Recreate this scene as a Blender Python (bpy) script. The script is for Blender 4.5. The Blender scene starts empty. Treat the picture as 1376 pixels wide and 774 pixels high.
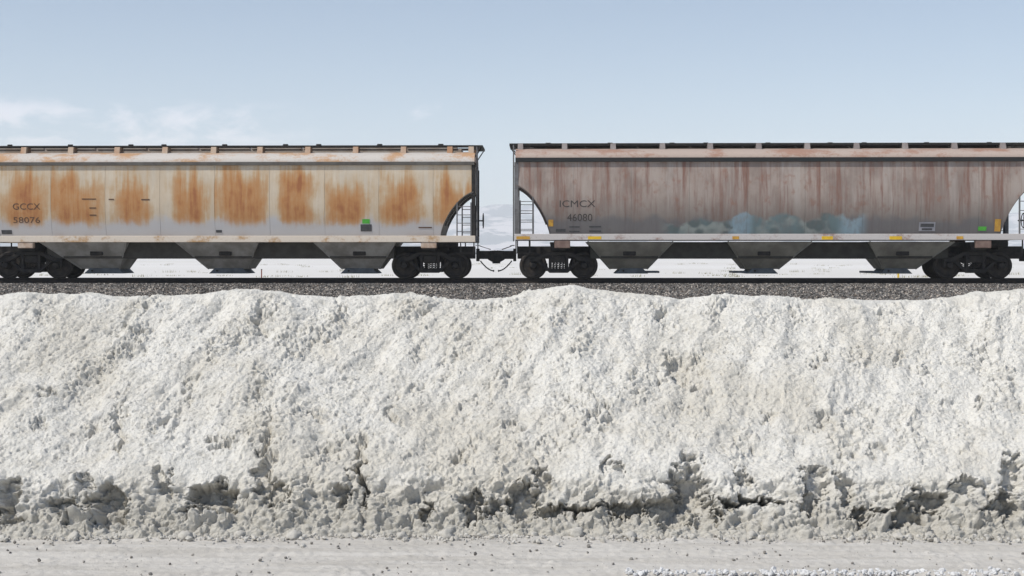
import bpy, bmesh, math, random
import numpy as np
from mathutils import Vector, Matrix

random.seed(4)
R = math.radians
SC = bpy.context.scene
COL = SC.collection

# ------------------------------------------------------------------ camera
CAM_H = 1.7
F_PX = 1911.0          # 50 mm on a 36 mm film, in photograph pixels (1376 wide)
HORIZON = 342.0
cam_data = bpy.data.cameras.new('camera')
cam_data.lens = 50.0
cam_data.sensor_width = 36.0
cam_data.shift_y = -(387.0 - HORIZON) / 1376.0
cam_data.clip_start = 0.1
cam_data.clip_end = 60000
cam = bpy.data.objects.new('camera', cam_data)
COL.objects.link(cam)
cam.location = (0, 0, CAM_H)
cam.rotation_euler = (R(90), 0, 0)
SC.camera = cam

# ------------------------------------------------------------------ light
SUN_EL, SUN_AZ = 50.0, 60.0        # azimuth: degrees to the left of straight behind the camera
sun_dir = Vector((-math.sin(R(SUN_AZ)) * math.cos(R(SUN_EL)),
                  -math.cos(R(SUN_AZ)) * math.cos(R(SUN_EL)), math.sin(R(SUN_EL))))
sun_l = bpy.data.lights.new('sun', 'SUN')
sun_l.energy = 4.3
sun_l.angle = R(0.53)
sun_l.color = (1.0, 0.95, 0.865)
sun_o = bpy.data.objects.new('sun', sun_l)
COL.objects.link(sun_o)
sun_o.rotation_euler = (-sun_dir).to_track_quat('-Z', 'Y').to_euler()
sun_o.location = (-20, -20, 60)

SC.view_settings.view_transform = 'Standard'
SC.view_settings.look = 'None'
SC.view_settings.exposure = 0.0
SC.view_settings.gamma = 1.0
SC.view_settings.use_curve_mapping = False


# ------------------------------------------------------------------ node helper
class G:
    """short-hand for building shader node trees"""
    def __init__(self, tree):
        self.t = tree
        tree.nodes.clear()

    def n(self, kind, **kw):
        nd = self.t.nodes.new(kind)
        for k, v in kw.items():
            setattr(nd, k, v)
        return nd

    def put(self, sock, v):
        if isinstance(v, bpy.types.NodeSocket):
            self.t.links.new(v, sock)
        else:
            if sock.type in ('RGBA',) and len(v) == 3:
                v = (*v, 1.0)
            sock.default_value = v

    def m(self, op, a, b=None, c=None, clamp=False):
        nd = self.n('ShaderNodeMath', operation=op, use_clamp=clamp)
        self.put(nd.inputs[0], a)
        if b is not None:
            self.put(nd.inputs[1], b)
        if c is not None:
            self.put(nd.inputs[2], c)
        return nd.outputs[0]

    def step(self, v, lo, hi, a=0.0, b=1.0):
        nd = self.n('ShaderNodeMapRange', interpolation_type='SMOOTHSTEP')
        self.put(nd.inputs['Value'], v)
        nd.inputs['From Min'].default_value = lo
        nd.inputs['From Max'].default_value = hi
        nd.inputs['To Min'].default_value = a
        nd.inputs['To Max'].default_value = b
        return nd.outputs[0]

    def mix(self, f, a, b):
        nd = self.n('ShaderNodeMix', data_type='RGBA')
        self.put(nd.inputs['Factor'], f)
        self.put(nd.inputs['A'], a)
        self.put(nd.inputs['B'], b)
        return nd.outputs['Result']

    def coords(self, kind='Object'):
        return self.n('ShaderNodeTexCoord').outputs[kind]

    def scale(self, v, s, off=(0, 0, 0)):
        nd = self.n('ShaderNodeMapping')
        self.put(nd.inputs['Vector'], v)
        nd.inputs['Scale'].default_value = s
        nd.inputs['Location'].default_value = off
        return nd.outputs[0]

    def noise(self, v, s, detail=4, rough=0.55, dist=0.0):
        nd = self.n('ShaderNodeTexNoise')
        self.put(nd.inputs['Vector'], v)
        nd.inputs['Scale'].default_value = s
        nd.inputs['Detail'].default_value = detail
        nd.inputs['Roughness'].default_value = rough
        nd.inputs['Distortion'].default_value = dist
        return nd.outputs['Fac']

    def voro(self, v, s, feature='F1', out='Distance'):
        nd = self.n('ShaderNodeTexVoronoi', feature=feature)
        self.put(nd.inputs['Vector'], v)
        nd.inputs['Scale'].default_value = s
        return nd.outputs[out]

    def sep(self, v):
        nd = self.n('ShaderNodeSeparateXYZ')
        self.put(nd.inputs[0], v)
        return nd.outputs

    def bump(self, h, strength, dist):
        nd = self.n('ShaderNodeBump')
        nd.inputs['Strength'].default_value = strength
        nd.inputs['Distance'].default_value = dist
        self.put(nd.inputs['Height'], h)
        return nd.outputs[0]

    def bsdf(self, color, rough=0.7, normal=None, metal=0.0, spec=0.3):
        p = self.n('ShaderNodeBsdfPrincipled')
        self.put(p.inputs['Base Color'], color)
        self.put(p.inputs['Roughness'], rough)
        p.inputs['Metallic'].default_value = metal
        p.inputs['Specular IOR Level'].default_value = spec
        if normal is not None:
            self.put(p.inputs['Normal'], normal)
        o = self.n('ShaderNodeOutputMaterial')
        self.t.links.new(p.outputs[0], o.inputs['Surface'])
        return p


def new_mat(name):
    m = bpy.data.materials.new(name)
    m.use_nodes = True
    return m, G(m.node_tree)


# ------------------------------------------------------------------ sky
world = bpy.data.worlds.new('World')
SC.world = world
world.use_nodes = True
g = G(world.node_tree)
sky = g.n('ShaderNodeTexSky', sky_type='NISHITA')
sky.sun_disc = False
sky.sun_elevation = R(SUN_EL)
sky.sun_rotation = R(180 + SUN_AZ)
sky.altitude = 1300
sky.air_density = 1.0
sky.dust_density = 0.6
sky.ozone_density = 0.9
d = g.coords('Generated')
sx, sy, sz = g.sep(d)
# thin fair-weather clouds low over the horizon, all the way round
az = g.m('ARCTAN2', sx, sy)
puff = g.noise(g.scale(d, (1.0, 1.0, 2.2), (0.37, 0.1, 0.0)), 26.0, 6, 0.58, 0.25)
cover = g.noise(d, 2.6, 2, 0.5)


def window(v, c, w):
    return g.step(g.m('ABSOLUTE', g.m('SUBTRACT', v, c)), w * 0.35, w, 1.0, 0.0)


bank = g.m('MULTIPLY', window(az, -0.29, 0.18), window(sz, 0.087, 0.021))
tilt = g.m('ADD', sz, g.m('MULTIPLY', az, -0.38))
wisp = g.m('MULTIPLY', window(az, -0.0605, 0.014), window(tilt, 0.1005 + 0.0605 * 0.38, 0.0065))
back = g.m('MULTIPLY', g.m('MULTIPLY', g.step(cover, 0.5, 0.66), window(sz, 0.10, 0.05)), g.step(sy, -0.1, -0.5))
puff_m = g.step(puff, 0.40, 0.66)
dens = g.m('MAXIMUM', g.m('MULTIPLY', g.m('MAXIMUM', bank, back), puff_m),
           g.m('MULTIPLY', wisp, g.step(puff, 0.3, 0.66)))
cloud_f = g.m('MULTIPLY', dens, 1.0, clamp=True)
bright = g.n('ShaderNodeMix', data_type='RGBA', blend_type='MULTIPLY')
bright.inputs['Factor'].default_value = 1.0
g.put(bright.inputs['A'], sky.outputs[0])
bright.inputs['B'].default_value = (2.15, 1.58, 1.42, 1)
col = g.mix(cloud_f, sky.outputs[0], bright.outputs['Result'])
bg = g.n('ShaderNodeBackground')
g.put(bg.inputs['Color'], col)
bg.inputs['Strength'].default_value = 0.110
wo = g.n('ShaderNodeOutputWorld')
g.t.links.new(bg.outputs[0], wo.inputs['Surface'])


# ------------------------------------------------------------------ object helpers
def tag(o, label=None, cat=None, group=None, kind=None):
    for k, v in (('label', label), ('category', cat), ('group', group), ('kind', kind)):
        if v:
            o[k] = v
    return o


def link(name, mesh, mats=None, parent=None):
    o = bpy.data.objects.new(name, mesh)
    COL.objects.link(o)
    if mats is not None:
        for mt in (mats if isinstance(mats, (list, tuple)) else [mats]):
            mesh.materials.append(mt)
    if parent is not None:
        o.parent = parent
    return o


def np_mesh(name, verts, faces, smooth=False):
    """verts (n,3); faces (m,k) with k = 3 or 4"""
    me = bpy.data.meshes.new(name)
    verts = np.ascontiguousarray(verts, dtype=np.float32)
    faces = np.ascontiguousarray(faces, dtype=np.int32)
    k = faces.shape[1]
    me.vertices.add(len(verts))
    me.vertices.foreach_set('co', verts.ravel())
    me.loops.add(faces.size)
    me.loops.foreach_set('vertex_index', faces.ravel())
    me.polygons.add(len(faces))
    me.polygons.foreach_set('loop_start', np.arange(0, faces.size, k, dtype=np.int32))
    me.polygons.foreach_set('use_smooth', np.full(len(faces), smooth, dtype=bool))
    me.update(calc_edges=True)
    return me


def grid_faces(nr, nc):
    i = np.arange((nr - 1) * (nc - 1))
    r, c = i // (nc - 1), i % (nc - 1)
    a = r * nc + c
    return np.stack([a, a + 1, a + nc + 1, a + nc], axis=1)


class MB:
    """collects simple solids in one bmesh"""
    def __init__(self):
        self.b = bmesh.new()

    def hexa(self, lo, hi):
        """lo, hi: four corners each, same winding"""
        v = [self.b.verts.new(p) for p in list(lo) + list(hi)]
        fs = [(3, 2, 1, 0), (4, 5, 6, 7)] + [(k, (k + 1) % 4, 4 + (k + 1) % 4, 4 + k) for k in range(4)]
        for f in fs:
            self.b.faces.new([v[q] for q in f])
        return self

    def box(self, x0, x1, y0, y1, z0, z1):
        q = lambda z: [(x0, y0, z), (x1, y0, z), (x1, y1, z), (x0, y1, z)]
        return self.hexa(q(z0), q(z1))

    def bar(self, p, q, w, h=None):
        """rectangular bar from p to q"""
        p, q = Vector(p), Vector(q)
        h = h or w
        dr = (q - p).normalized()
        up = Vector((0, 0, 1)) if abs(dr.z) < 0.95 else Vector((0, 1, 0))
        s = dr.cross(up).normalized() * (w / 2)
        u = s.cross(dr).normalized() * (h / 2)
        c = lambda o: [o - s - u, o + s - u, o + s + u, o - s + u]
        return self.hexa(c(p), c(q))

    def tube(self, pts, r, n=8):
        pts = [Vector(p) for p in pts]
        rings = []
        for i, p in enumerate(pts):
            t = (pts[min(i + 1, len(pts) - 1)] - pts[max(i - 1, 0)]).normalized()
            up = Vector((0, 1, 0)) if abs(t.y) < 0.9 else Vector((1, 0, 0))
            a = t.cross(up).normalized()
            b = a.cross(t).normalized()
            rings.append([self.b.verts.new(p + (a * math.cos(k * 2 * math.pi / n) + b * math.sin(k * 2 * math.pi / n)) * r)
                          for k in range(n)])
        for r0, r1 in zip(rings, rings[1:]):
            for k in range(n):
                self.b.faces.new([r0[k], r0[(k + 1) % n], r1[(k + 1) % n], r1[k]])
        self.b.faces.new(rings[0][::-1])
        self.b.faces.new(rings[-1])
        return self

    def prism(self, poly, y0, y1):
        """poly in x,z extruded along y"""
        a = [self.b.verts.new((x, y0, z)) for x, z in poly]
        c = [self.b.verts.new((x, y1, z)) for x, z in poly]
        n = len(poly)
        self.b.faces.new(a)
        self.b.faces.new(c[::-1])
        for k in range(n):
            self.b.faces.new([a[(k + 1) % n], a[k], c[k], c[(k + 1) % n]])
        return self

    def lathe(self, prof, cx, cz, n=36):
        """prof: (r, y) list turned about the y axis through (cx, cz)"""
        rings = []
        for r, y in prof:
            rings.append([self.b.verts.new((cx + r * math.cos(k * 2 * math.pi / n), y, cz + r * math.sin(k * 2 * math.pi / n)))
                          for k in range(n)])
        for r0, r1 in zip(rings, rings[1:]):
            for k in range(n):
                self.b.faces.new([r0[k], r0[(k + 1) % n], r1[(k + 1) % n], r1[k]])
        self.b.faces.new(rings[0][::-1])
        self.b.faces.new(rings[-1])
        return self

    def mesh(self, name, bevel=0.0, smooth=False):
        bmesh.ops.recalc_face_normals(self.b, faces=self.b.faces)
        if bevel:
            bmesh.ops.bevel(self.b, geom=list(self.b.edges), offset=bevel, segments=1, affect='EDGES', clamp_overlap=True)
        me = bpy.data.meshes.new(name)
        self.b.to_mesh(me)
        self.b.free()
        if smooth:
            me.shade_smooth()
            try:
                me.set_sharp_from_angle(angle=R(35))
            except Exception:
                pass
        return me

    def build(self, name, mat, parent=None, bevel=0.0, smooth=False):
        return link(name, self.mesh(name, bevel, smooth), mat, parent)


# ------------------------------------------------------------------ numpy noise
def _hash(ix, iy, iz, seed):
    h = (ix.astype(np.int64) * 374761393 + iy.astype(np.int64) * 668265263 + iz.astype(np.int64) * 2147483647 + seed * 1274126177) & 0xFFFFFFFF
    h = ((h ^ (h >> 13)) * 1274126177) & 0xFFFFFFFF
    h = ((h ^ (h >> 16)) * 2246822519) & 0xFFFFFFFF
    return (h ^ (h >> 15)) & 0xFFFFFFFF


def perlin(x, y, seed=0):
    """2-D gradient noise, about -0.7..0.7"""
    x0, y0 = np.floor(x), np.floor(y)
    fx, fy = x - x0, y - y0
    ix, iy = x0.astype(np.int64), y0.astype(np.int64)
    z = np.zeros_like(ix)
    ux = fx * fx * fx * (fx * (fx * 6 - 15) + 10)
    uy = fy * fy * fy * (fy * (fy * 6 - 15) + 10)

    def gr(a, b):
        ang = _hash(ix + a, iy + b, z, seed) * (2 * math.pi / 4294967296.0)
        return np.cos(ang) * (fx - a) + np.sin(ang) * (fy - b)
    n0 = gr(0, 0) * (1 - ux) + gr(1, 0) * ux
    n1 = gr(0, 1) * (1 - ux) + gr(1, 1) * ux
    return n0 * (1 - uy) + n1 * uy


def fbm(x, y, octs=4, seed=0, gain=0.5):
    s, a, f = 0, 1.0, 1.0
    for k in range(octs):
        s = s + a * perlin(x * f, y * f, seed + k * 17)
        a *= gain
        f *= 2.03
    return s


def bumps(x, y, seed=0, keep=1.0):
    """rounded crumbs: one half-ball of random size per cell, height in cell units"""
    x0, y0 = np.floor(x).astype(np.int64), np.floor(y).astype(np.int64)
    z = np.zeros_like(x0)
    out = np.zeros_like(x)
    for a in (-1, 0, 1):
        for b in (-1, 0, 1):
            cx, cy = x0 + a, y0 + b
            r1 = _hash(cx, cy, z, seed) / 4294967296.0
            r2 = _hash(cx, cy, z, seed + 7) / 4294967296.0
            r3 = _hash(cx, cy, z, seed + 13) / 4294967296.0
            r4 = _hash(cx, cy, z, seed + 19) / 4294967296.0
            rad = (0.25 + 0.6 * r3 ** 1.6) * (r4 < keep)
            dx, dy = x - (cx + r1), y - (cy + r2)
            h = np.sqrt(np.maximum(rad * rad - dx * dx - dy * dy, 0))
            out = np.maximum(out, h)
    return out


def sstep(v, lo, hi):
    t = np.clip((v - lo) / (hi - lo), 0, 1)
    return t * t * (3 - 2 * t)


# ------------------------------------------------------------------ materials
def rough_mat(name, c0, c1, scale=3.0, rough=0.85, bump=0.0, bscale=40.0, bdist=0.01, spec=0.2, metal=0.0):
    m, g = new_mat(name)
    v = g.coords()
    n = g.noise(v, scale, 5, 0.6)
    c = g.mix(g.step(n, 0.32, 0.68), c0, c1)
    nrm = g.bump(g.noise(v, bscale, 3, 0.6), bump, bdist) if bump else None
    g.bsdf(c, rough, nrm, metal, spec)
    return m


def salt_mat(name, light, dark, tan, far=False):
    m, g = new_mat(name)
    v = g.coords()
    big = g.noise(v, 1.3, 5, 0.62)
    med = g.noise(v, 9.0, 5, 0.62)
    fine = g.noise(v, 70.0, 3, 0.6)
    c = g.mix(g.step(big, 0.40, 0.66), light, tan)
    c = g.mix(g.m('MULTIPLY', g.step(med, 0.48, 0.72), 0.55), c, dark)
    c = g.mix(g.m('MULTIPLY', g.step(fine, 0.55, 0.75), 0.35), c, dark)
    nrm = g.bump(g.noise(v, 140.0, 4, 0.65), 0.5, 0.006) if not far else None
    g.bsdf(c, 0.95, nrm, 0, 0.1)
    return m


M_BANK, g = new_mat('salt crust')
v = g.coords()
px_, py_, pz_ = g.sep(v)
big = g.noise(v, 1.1, 5, 0.62)
med = g.noise(v, 7.0, 5, 0.62)
fine = g.noise(v, 60.0, 3, 0.6)
c = g.mix(g.step(big, 0.42, 0.64), (0.75, 0.732, 0.686), (0.66, 0.63, 0.565))
c = g.mix(g.m('MULTIPLY', g.step(med, 0.50, 0.70), 0.5), c, (0.52, 0.50, 0.45))
# the lower cut shows the grey-brown mud under the white crust
low = g.step(g.m('ADD', pz_, g.m('MULTIPLY', g.m('SUBTRACT', g.noise(v, 2.6, 4, 0.6), 0.5), 0.45)), 0.29, 0.10)
c = g.mix(g.m('MULTIPLY', low, 0.85), c, (0.52, 0.497, 0.445))
c = g.mix(g.m('MULTIPLY', g.step(fine, 0.52, 0.70), 0.45), c, (0.38, 0.365, 0.335))
g.bsdf(c, 0.95, g.bump(g.noise(v, 90.0, 4, 0.7), 0.9, 0.014), 0, 0.1)

M_CLOD = rough_mat('salt clod', (0.56, 0.54, 0.50), (0.42, 0.40, 0.36), 12, 0.95, 0.4, 80, 0.004, 0.1)
M_CRUMB = rough_mat('salt crumbs', (0.30, 0.285, 0.26), (0.14, 0.13, 0.12), 7, 0.95, 0, 1, 0, 0.1)
M_CRUST = rough_mat('white salt crust', (0.64, 0.64, 0.64), (0.55, 0.55, 0.55), 9, 0.9, 0, 1, 0, 0.1)

M_GROUND, g = new_mat('salt flat ground')
v = g.coords()
px_, py_, pz_ = g.sep(v)
near = g.step(py_, 11.0, 14.0, 1.0, 0.0)
streak = g.noise(g.scale(v, (0.7, 9.0, 1)), 1.0, 5, 0.6)
med = g.noise(v, 6.0, 5, 0.62)
spots = g.noise(v, 38.0, 3, 0.6)
c = g.mix(g.step(streak, 0.40, 0.66), (0.555, 0.532, 0.495), (0.475, 0.45, 0.41))
c = g.mix(g.m('MULTIPLY', g.step(med, 0.5, 0.7), 0.45), c, (0.44, 0.42, 0.385))
c = g.mix(g.m('MULTIPLY', g.step(spots, 0.60, 0.72), 0.6), c, (0.40, 0.38, 0.35))
wide = g.noise(g.scale(v, (0.004, 0.012, 1)), 1.0, 3, 0.5)
farc = g.mix(g.step(wide, 0.38, 0.62), (0.70, 0.685, 0.665), (0.64, 0.62, 0.59))
c = g.mix(near, farc, c)
g.bsdf(c, 0.95, g.bump(g.noise(v, 100.0, 4, 0.65), 0.6, 0.009), 0, 0.1)

M_MOUNT, g = new_mat('pale mountain rock')
v = g.coords()
n = g.noise(v, 0.0065, 6, 0.62)
c = g.mix(g.step(n, 0.46, 0.54), (0.60, 0.54, 0.54), (0.12, 0.13, 0.15))
g.bsdf(c, 0.95, None, 0, 0.05)

# ballast: mixed grey, brown and pale stones
M_BALLAST, g = new_mat('ballast stones')
v = g.coords()
cell = g.n('ShaderNodeTexVoronoi')
g.put(cell.inputs['Vector'], v)
cell.inputs['Scale'].default_value = 20.0
cr, cg_, cb = g.sep(cell.outputs['Color'])
c = g.mix(g.step(cr, 0.1, 0.9), (0.040, 0.039, 0.039), (0.205, 0.198, 0.19))
c = g.mix(g.step(cg_, 0.80, 0.92), c, (0.50, 0.45, 0.40))
c = g.mix(g.step(cb, 0.75, 0.95), c, (0.13, 0.105, 0.088))
g.bsdf(c, 0.9, g.bump(g.noise(v, 60, 3, 0.6), 0.3, 0.006), 0, 0.15)

M_BLACK = rough_mat('sooty black steel', (0.016, 0.016, 0.017), (0.035, 0.031, 0.028), 6, 0.75, 0.2, 50, 0.003)
M_WHEEL = rough_mat('dark wheel steel', (0.02, 0.019, 0.019), (0.045, 0.036, 0.03), 5, 0.6, 0.15, 40, 0.003)
M_RAIL = rough_mat('dark rail steel', (0.022, 0.020, 0.019), (0.04, 0.031, 0.026), 4, 0.7, 0.2, 60, 0.002)
M_RAILTOP = rough_mat('worn rail head', (0.30, 0.30, 0.31), (0.38, 0.37, 0.36), 4, 0.35, 0, 1, 0, 0.5, 0.8)
M_WOOD = rough_mat('creosoted sleeper', (0.05, 0.04, 0.032), (0.09, 0.075, 0.06), 5, 0.9, 0.3, 30, 0.006)
M_BAY_L = rough_mat('grey dusty steel', (0.30, 0.295, 0.28), (0.18, 0.17, 0.155), 1.6, 0.75, 0.1, 30, 0.003)
M_BAY_R = rough_mat('olive grey steel', (0.21, 0.205, 0.18), (0.13, 0.125, 0.11), 1.6, 0.75, 0.1, 30, 0.003)
M_GATE = rough_mat('blue grey steel', (0.11, 0.13, 0.15), (0.07, 0.08, 0.09), 3, 0.6, 0.1, 30, 0.003)
M_DARKBODY_L = rough_mat('grey seam steel', (0.40, 0.36, 0.32), (0.32, 0.28, 0.24), 3, 0.8)
M_SLOPE_R = rough_mat('dark olive slope steel', (0.05, 0.049, 0.043), (0.035, 0.033, 0.03), 3, 0.8)
M_SLOPE_L = rough_mat('dark slope steel', (0.07, 0.066, 0.058), (0.05, 0.045, 0.04), 3, 0.8)
M_DARKBODY_R = rough_mat('brown seam steel', (0.17, 0.14, 0.13), (0.12, 0.10, 0.09), 3, 0.8)
M_PAD_L = rough_mat('beige pad', (0.52, 0.43, 0.36), (0.36, 0.25, 0.18), 5, 0.75)
M_PAD_R = rough_mat('brown pad', (0.22, 0.155, 0.13), (0.15, 0.10, 0.085), 5, 0.75)
M_SUPP_L = rough_mat('rusty beige support', (0.46, 0.37, 0.29), (0.38, 0.21, 0.12), 1.1, 0.8)
M_SUPP_R = rough_mat('grey support', (0.30, 0.27, 0.26), (0.22, 0.19, 0.185), 2.5, 0.8)
M_HATCH_L = rough_mat('shaded grey hatch', (0.50, 0.46, 0.43), (0.40, 0.33, 0.28), 2, 0.8)
M_HATCH_R = rough_mat('dark hatch', (0.055, 0.055, 0.058), (0.09, 0.075, 0.07), 2, 0.8)
M_CHORD_L = rough_mat('shade grey chord', (0.12, 0.115, 0.105), (0.085, 0.077, 0.07), 2, 0.8)  # shade of the channel put into the chord colour
M_CHORD_R = rough_mat('shade dark chord', (0.022, 0.028, 0.031), (0.030, 0.028, 0.028), 2, 0.75)  # chord painted dark for the shade its channel faces
M_YELLOW = rough_mat('yellow reflector', (0.72, 0.47, 0.03), (0.58, 0.36, 0.03), 8, 0.5)
M_ORANGE = rough_mat('orange reflector', (0.55, 0.32, 0.05), (0.42, 0.22, 0.05), 8, 0.55)
M_GREEN = rough_mat('green card', (0.09, 0.40, 0.055), (0.07, 0.33, 0.045), 10, 0.5)
M_PLATE = rough_mat('dark plate', (0.05, 0.052, 0.055), (0.075, 0.075, 0.08), 10, 0.6)
M_LETTER = rough_mat('dark lettering paint', (0.09, 0.055, 0.04), (0.13, 0.08, 0.055), 6, 0.8)
M_LETTER_R = rough_mat('sooty lettering paint', (0.060, 0.054, 0.052), (0.085, 0.072, 0.066), 6, 0.8)
M_PALE = rough_mat('pale stencil paint', (0.30, 0.30, 0.325), (0.24, 0.24, 0.26), 6, 0.8)
M_GREYPOST = rough_mat('grey ladder steel', (0.16, 0.16, 0.165), (0.11, 0.105, 0.105), 6, 0.7)
M_RUBBER = rough_mat('hose rubber', (0.02, 0.02, 0.02), (0.035, 0.034, 0.033), 9, 0.8)
M_POST_RED = rough_mat('rusty post', (0.22, 0.06, 0.035), (0.16, 0.045, 0.03), 9, 0.8)
M_POST_YEL = rough_mat('yellow post', (0.68, 0.47, 0.04), (0.58, 0.38, 0.04), 9, 0.7)
M_POST_TOP = rough_mat('dark post cap', (0.045, 0.028, 0.024), (0.06, 0.04, 0.03), 9, 0.8)
M_GRASS = rough_mat('dry straw', (0.34, 0.31, 0.18), (0.22, 0.21, 0.12), 4, 0.9)


def left_paint(name, x0, pw, zlo=1.9, zhi=3.72, amount=1.0, base=(0.56, 0.49, 0.395)):
    """pale grey paint with a rusted field in the middle of each plate"""
    m, g = new_mat(name)
    v = g.coords()
    x, y, z = g.sep(v)
    u = g.m('FRACT', g.m('DIVIDE', g.m('SUBTRACT', x, x0), pw))
    cellv = g.n('ShaderNodeTexWhiteNoise', noise_dimensions='1D')
    g.put(cellv.inputs['W'], g.m('ADD', g.m('FLOOR', g.m('DIVIDE', g.m('SUBTRACT', x, x0), pw)), 3.5))
    ra, rb, rc = g.sep(cellv.outputs['Color'])
    du = g.m('ABSOLUTE', g.m('SUBTRACT', u, g.m('ADD', 0.38, g.m('MULTIPLY', ra, 0.16))))
    du = g.m('MULTIPLY', du, g.m('ADD', 0.58, g.m('MULTIPLY', rb, 0.5)))
    zoff = g.m('MULTIPLY', g.m('SUBTRACT', rc, 0.5), 0.5)
    n1 = g.noise(g.scale(v, (1.0, 0.3, 0.75), (3.1, 0, 0.4)), 1.5, 5, 0.6)
    n2 = g.noise(g.scale(v, (7.5, 0.3, 0.55)), 1.0, 4, 0.6)
    n3 = g.noise(g.scale(v, (20.0, 1, 2.5)), 1.0, 4, 0.65)
    n5 = g.noise(g.scale(v, (3.2, 0.3, 0.25), (11, 0, 0)), 1.0, 3, 0.55)
    ztop_ = g.m('ADD', g.m('ADD', z, zoff), g.m('MULTIPLY', g.m('SUBTRACT', n5, 0.5), -1.6))
    win = g.m('MULTIPLY', g.step(z, zlo - 0.35, zlo + 0.25), g.step(ztop_, zhi + 0.25, zhi - 0.75))
    f = g.m('MULTIPLY', g.step(du, 0.50, 0.06), win)
    f = g.m('ADD', f, g.m('MULTIPLY', g.m('SUBTRACT', n1, 0.5), 1.9))
    f = g.m('ADD', f, g.m('MULTIPLY', g.m('SUBTRACT', n2, 0.5), 1.2))
    f = g.m('ADD', f, g.m('MULTIPLY', g.m('SUBTRACT', n5, 0.5), 1.1))
    f = g.m('ADD', f, g.m('MULTIPLY', g.m('SUBTRACT', n3, 0.5), 0.35))
    f = g.m('MULTIPLY', f, g.m('MULTIPLY', g.step(z, zlo - 0.5, zlo + 0.25), g.step(du, 0.54, 0.36)))
    halo = g.m('MULTIPLY', g.step(f, -0.45, 0.62), g.step(g.m('ADD', z, g.m('MULTIPLY', g.m('SUBTRACT', n1, 0.5), 0.9)), 1.75, 2.2, 0.1, 0.88 * amount))
    core = g.m('MULTIPLY', g.step(f, 0.04, 1.08), 0.92 * amount)
    deep = g.m('MULTIPLY', g.step(f, 0.90, 1.45), 0.7 * amount)
    c = g.mix(g.step(g.noise(v, 0.7, 4, 0.6), 0.35, 0.65), base, tuple(q * 0.86 for q in base))
    c = g.mix(g.m('MULTIPLY', g.step(n3, 0.5, 0.75), 0.3), c, (0.40, 0.36, 0.32))
    # blue-grey skylit shade painted on the tucked-in foot of the plates
    foot_shade = g.m('MULTIPLY', g.step(g.m('ADD', z, g.m('MULTIPLY', g.m('SUBTRACT', n1, 0.5), 1.0)), 2.25, 1.85), 0.85)
    c = g.mix(foot_shade, c, (0.43, 0.435, 0.46))
    c = g.mix(halo, c, (0.45, 0.325, 0.195))
    c = g.mix(core, c, (0.40, 0.19, 0.07))
    c = g.mix(deep, c, (0.255, 0.085, 0.04))
    g.bsdf(c, 0.8, g.bump(n3, 0.15, 0.004), 0, 0.25)
    return m


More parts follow.
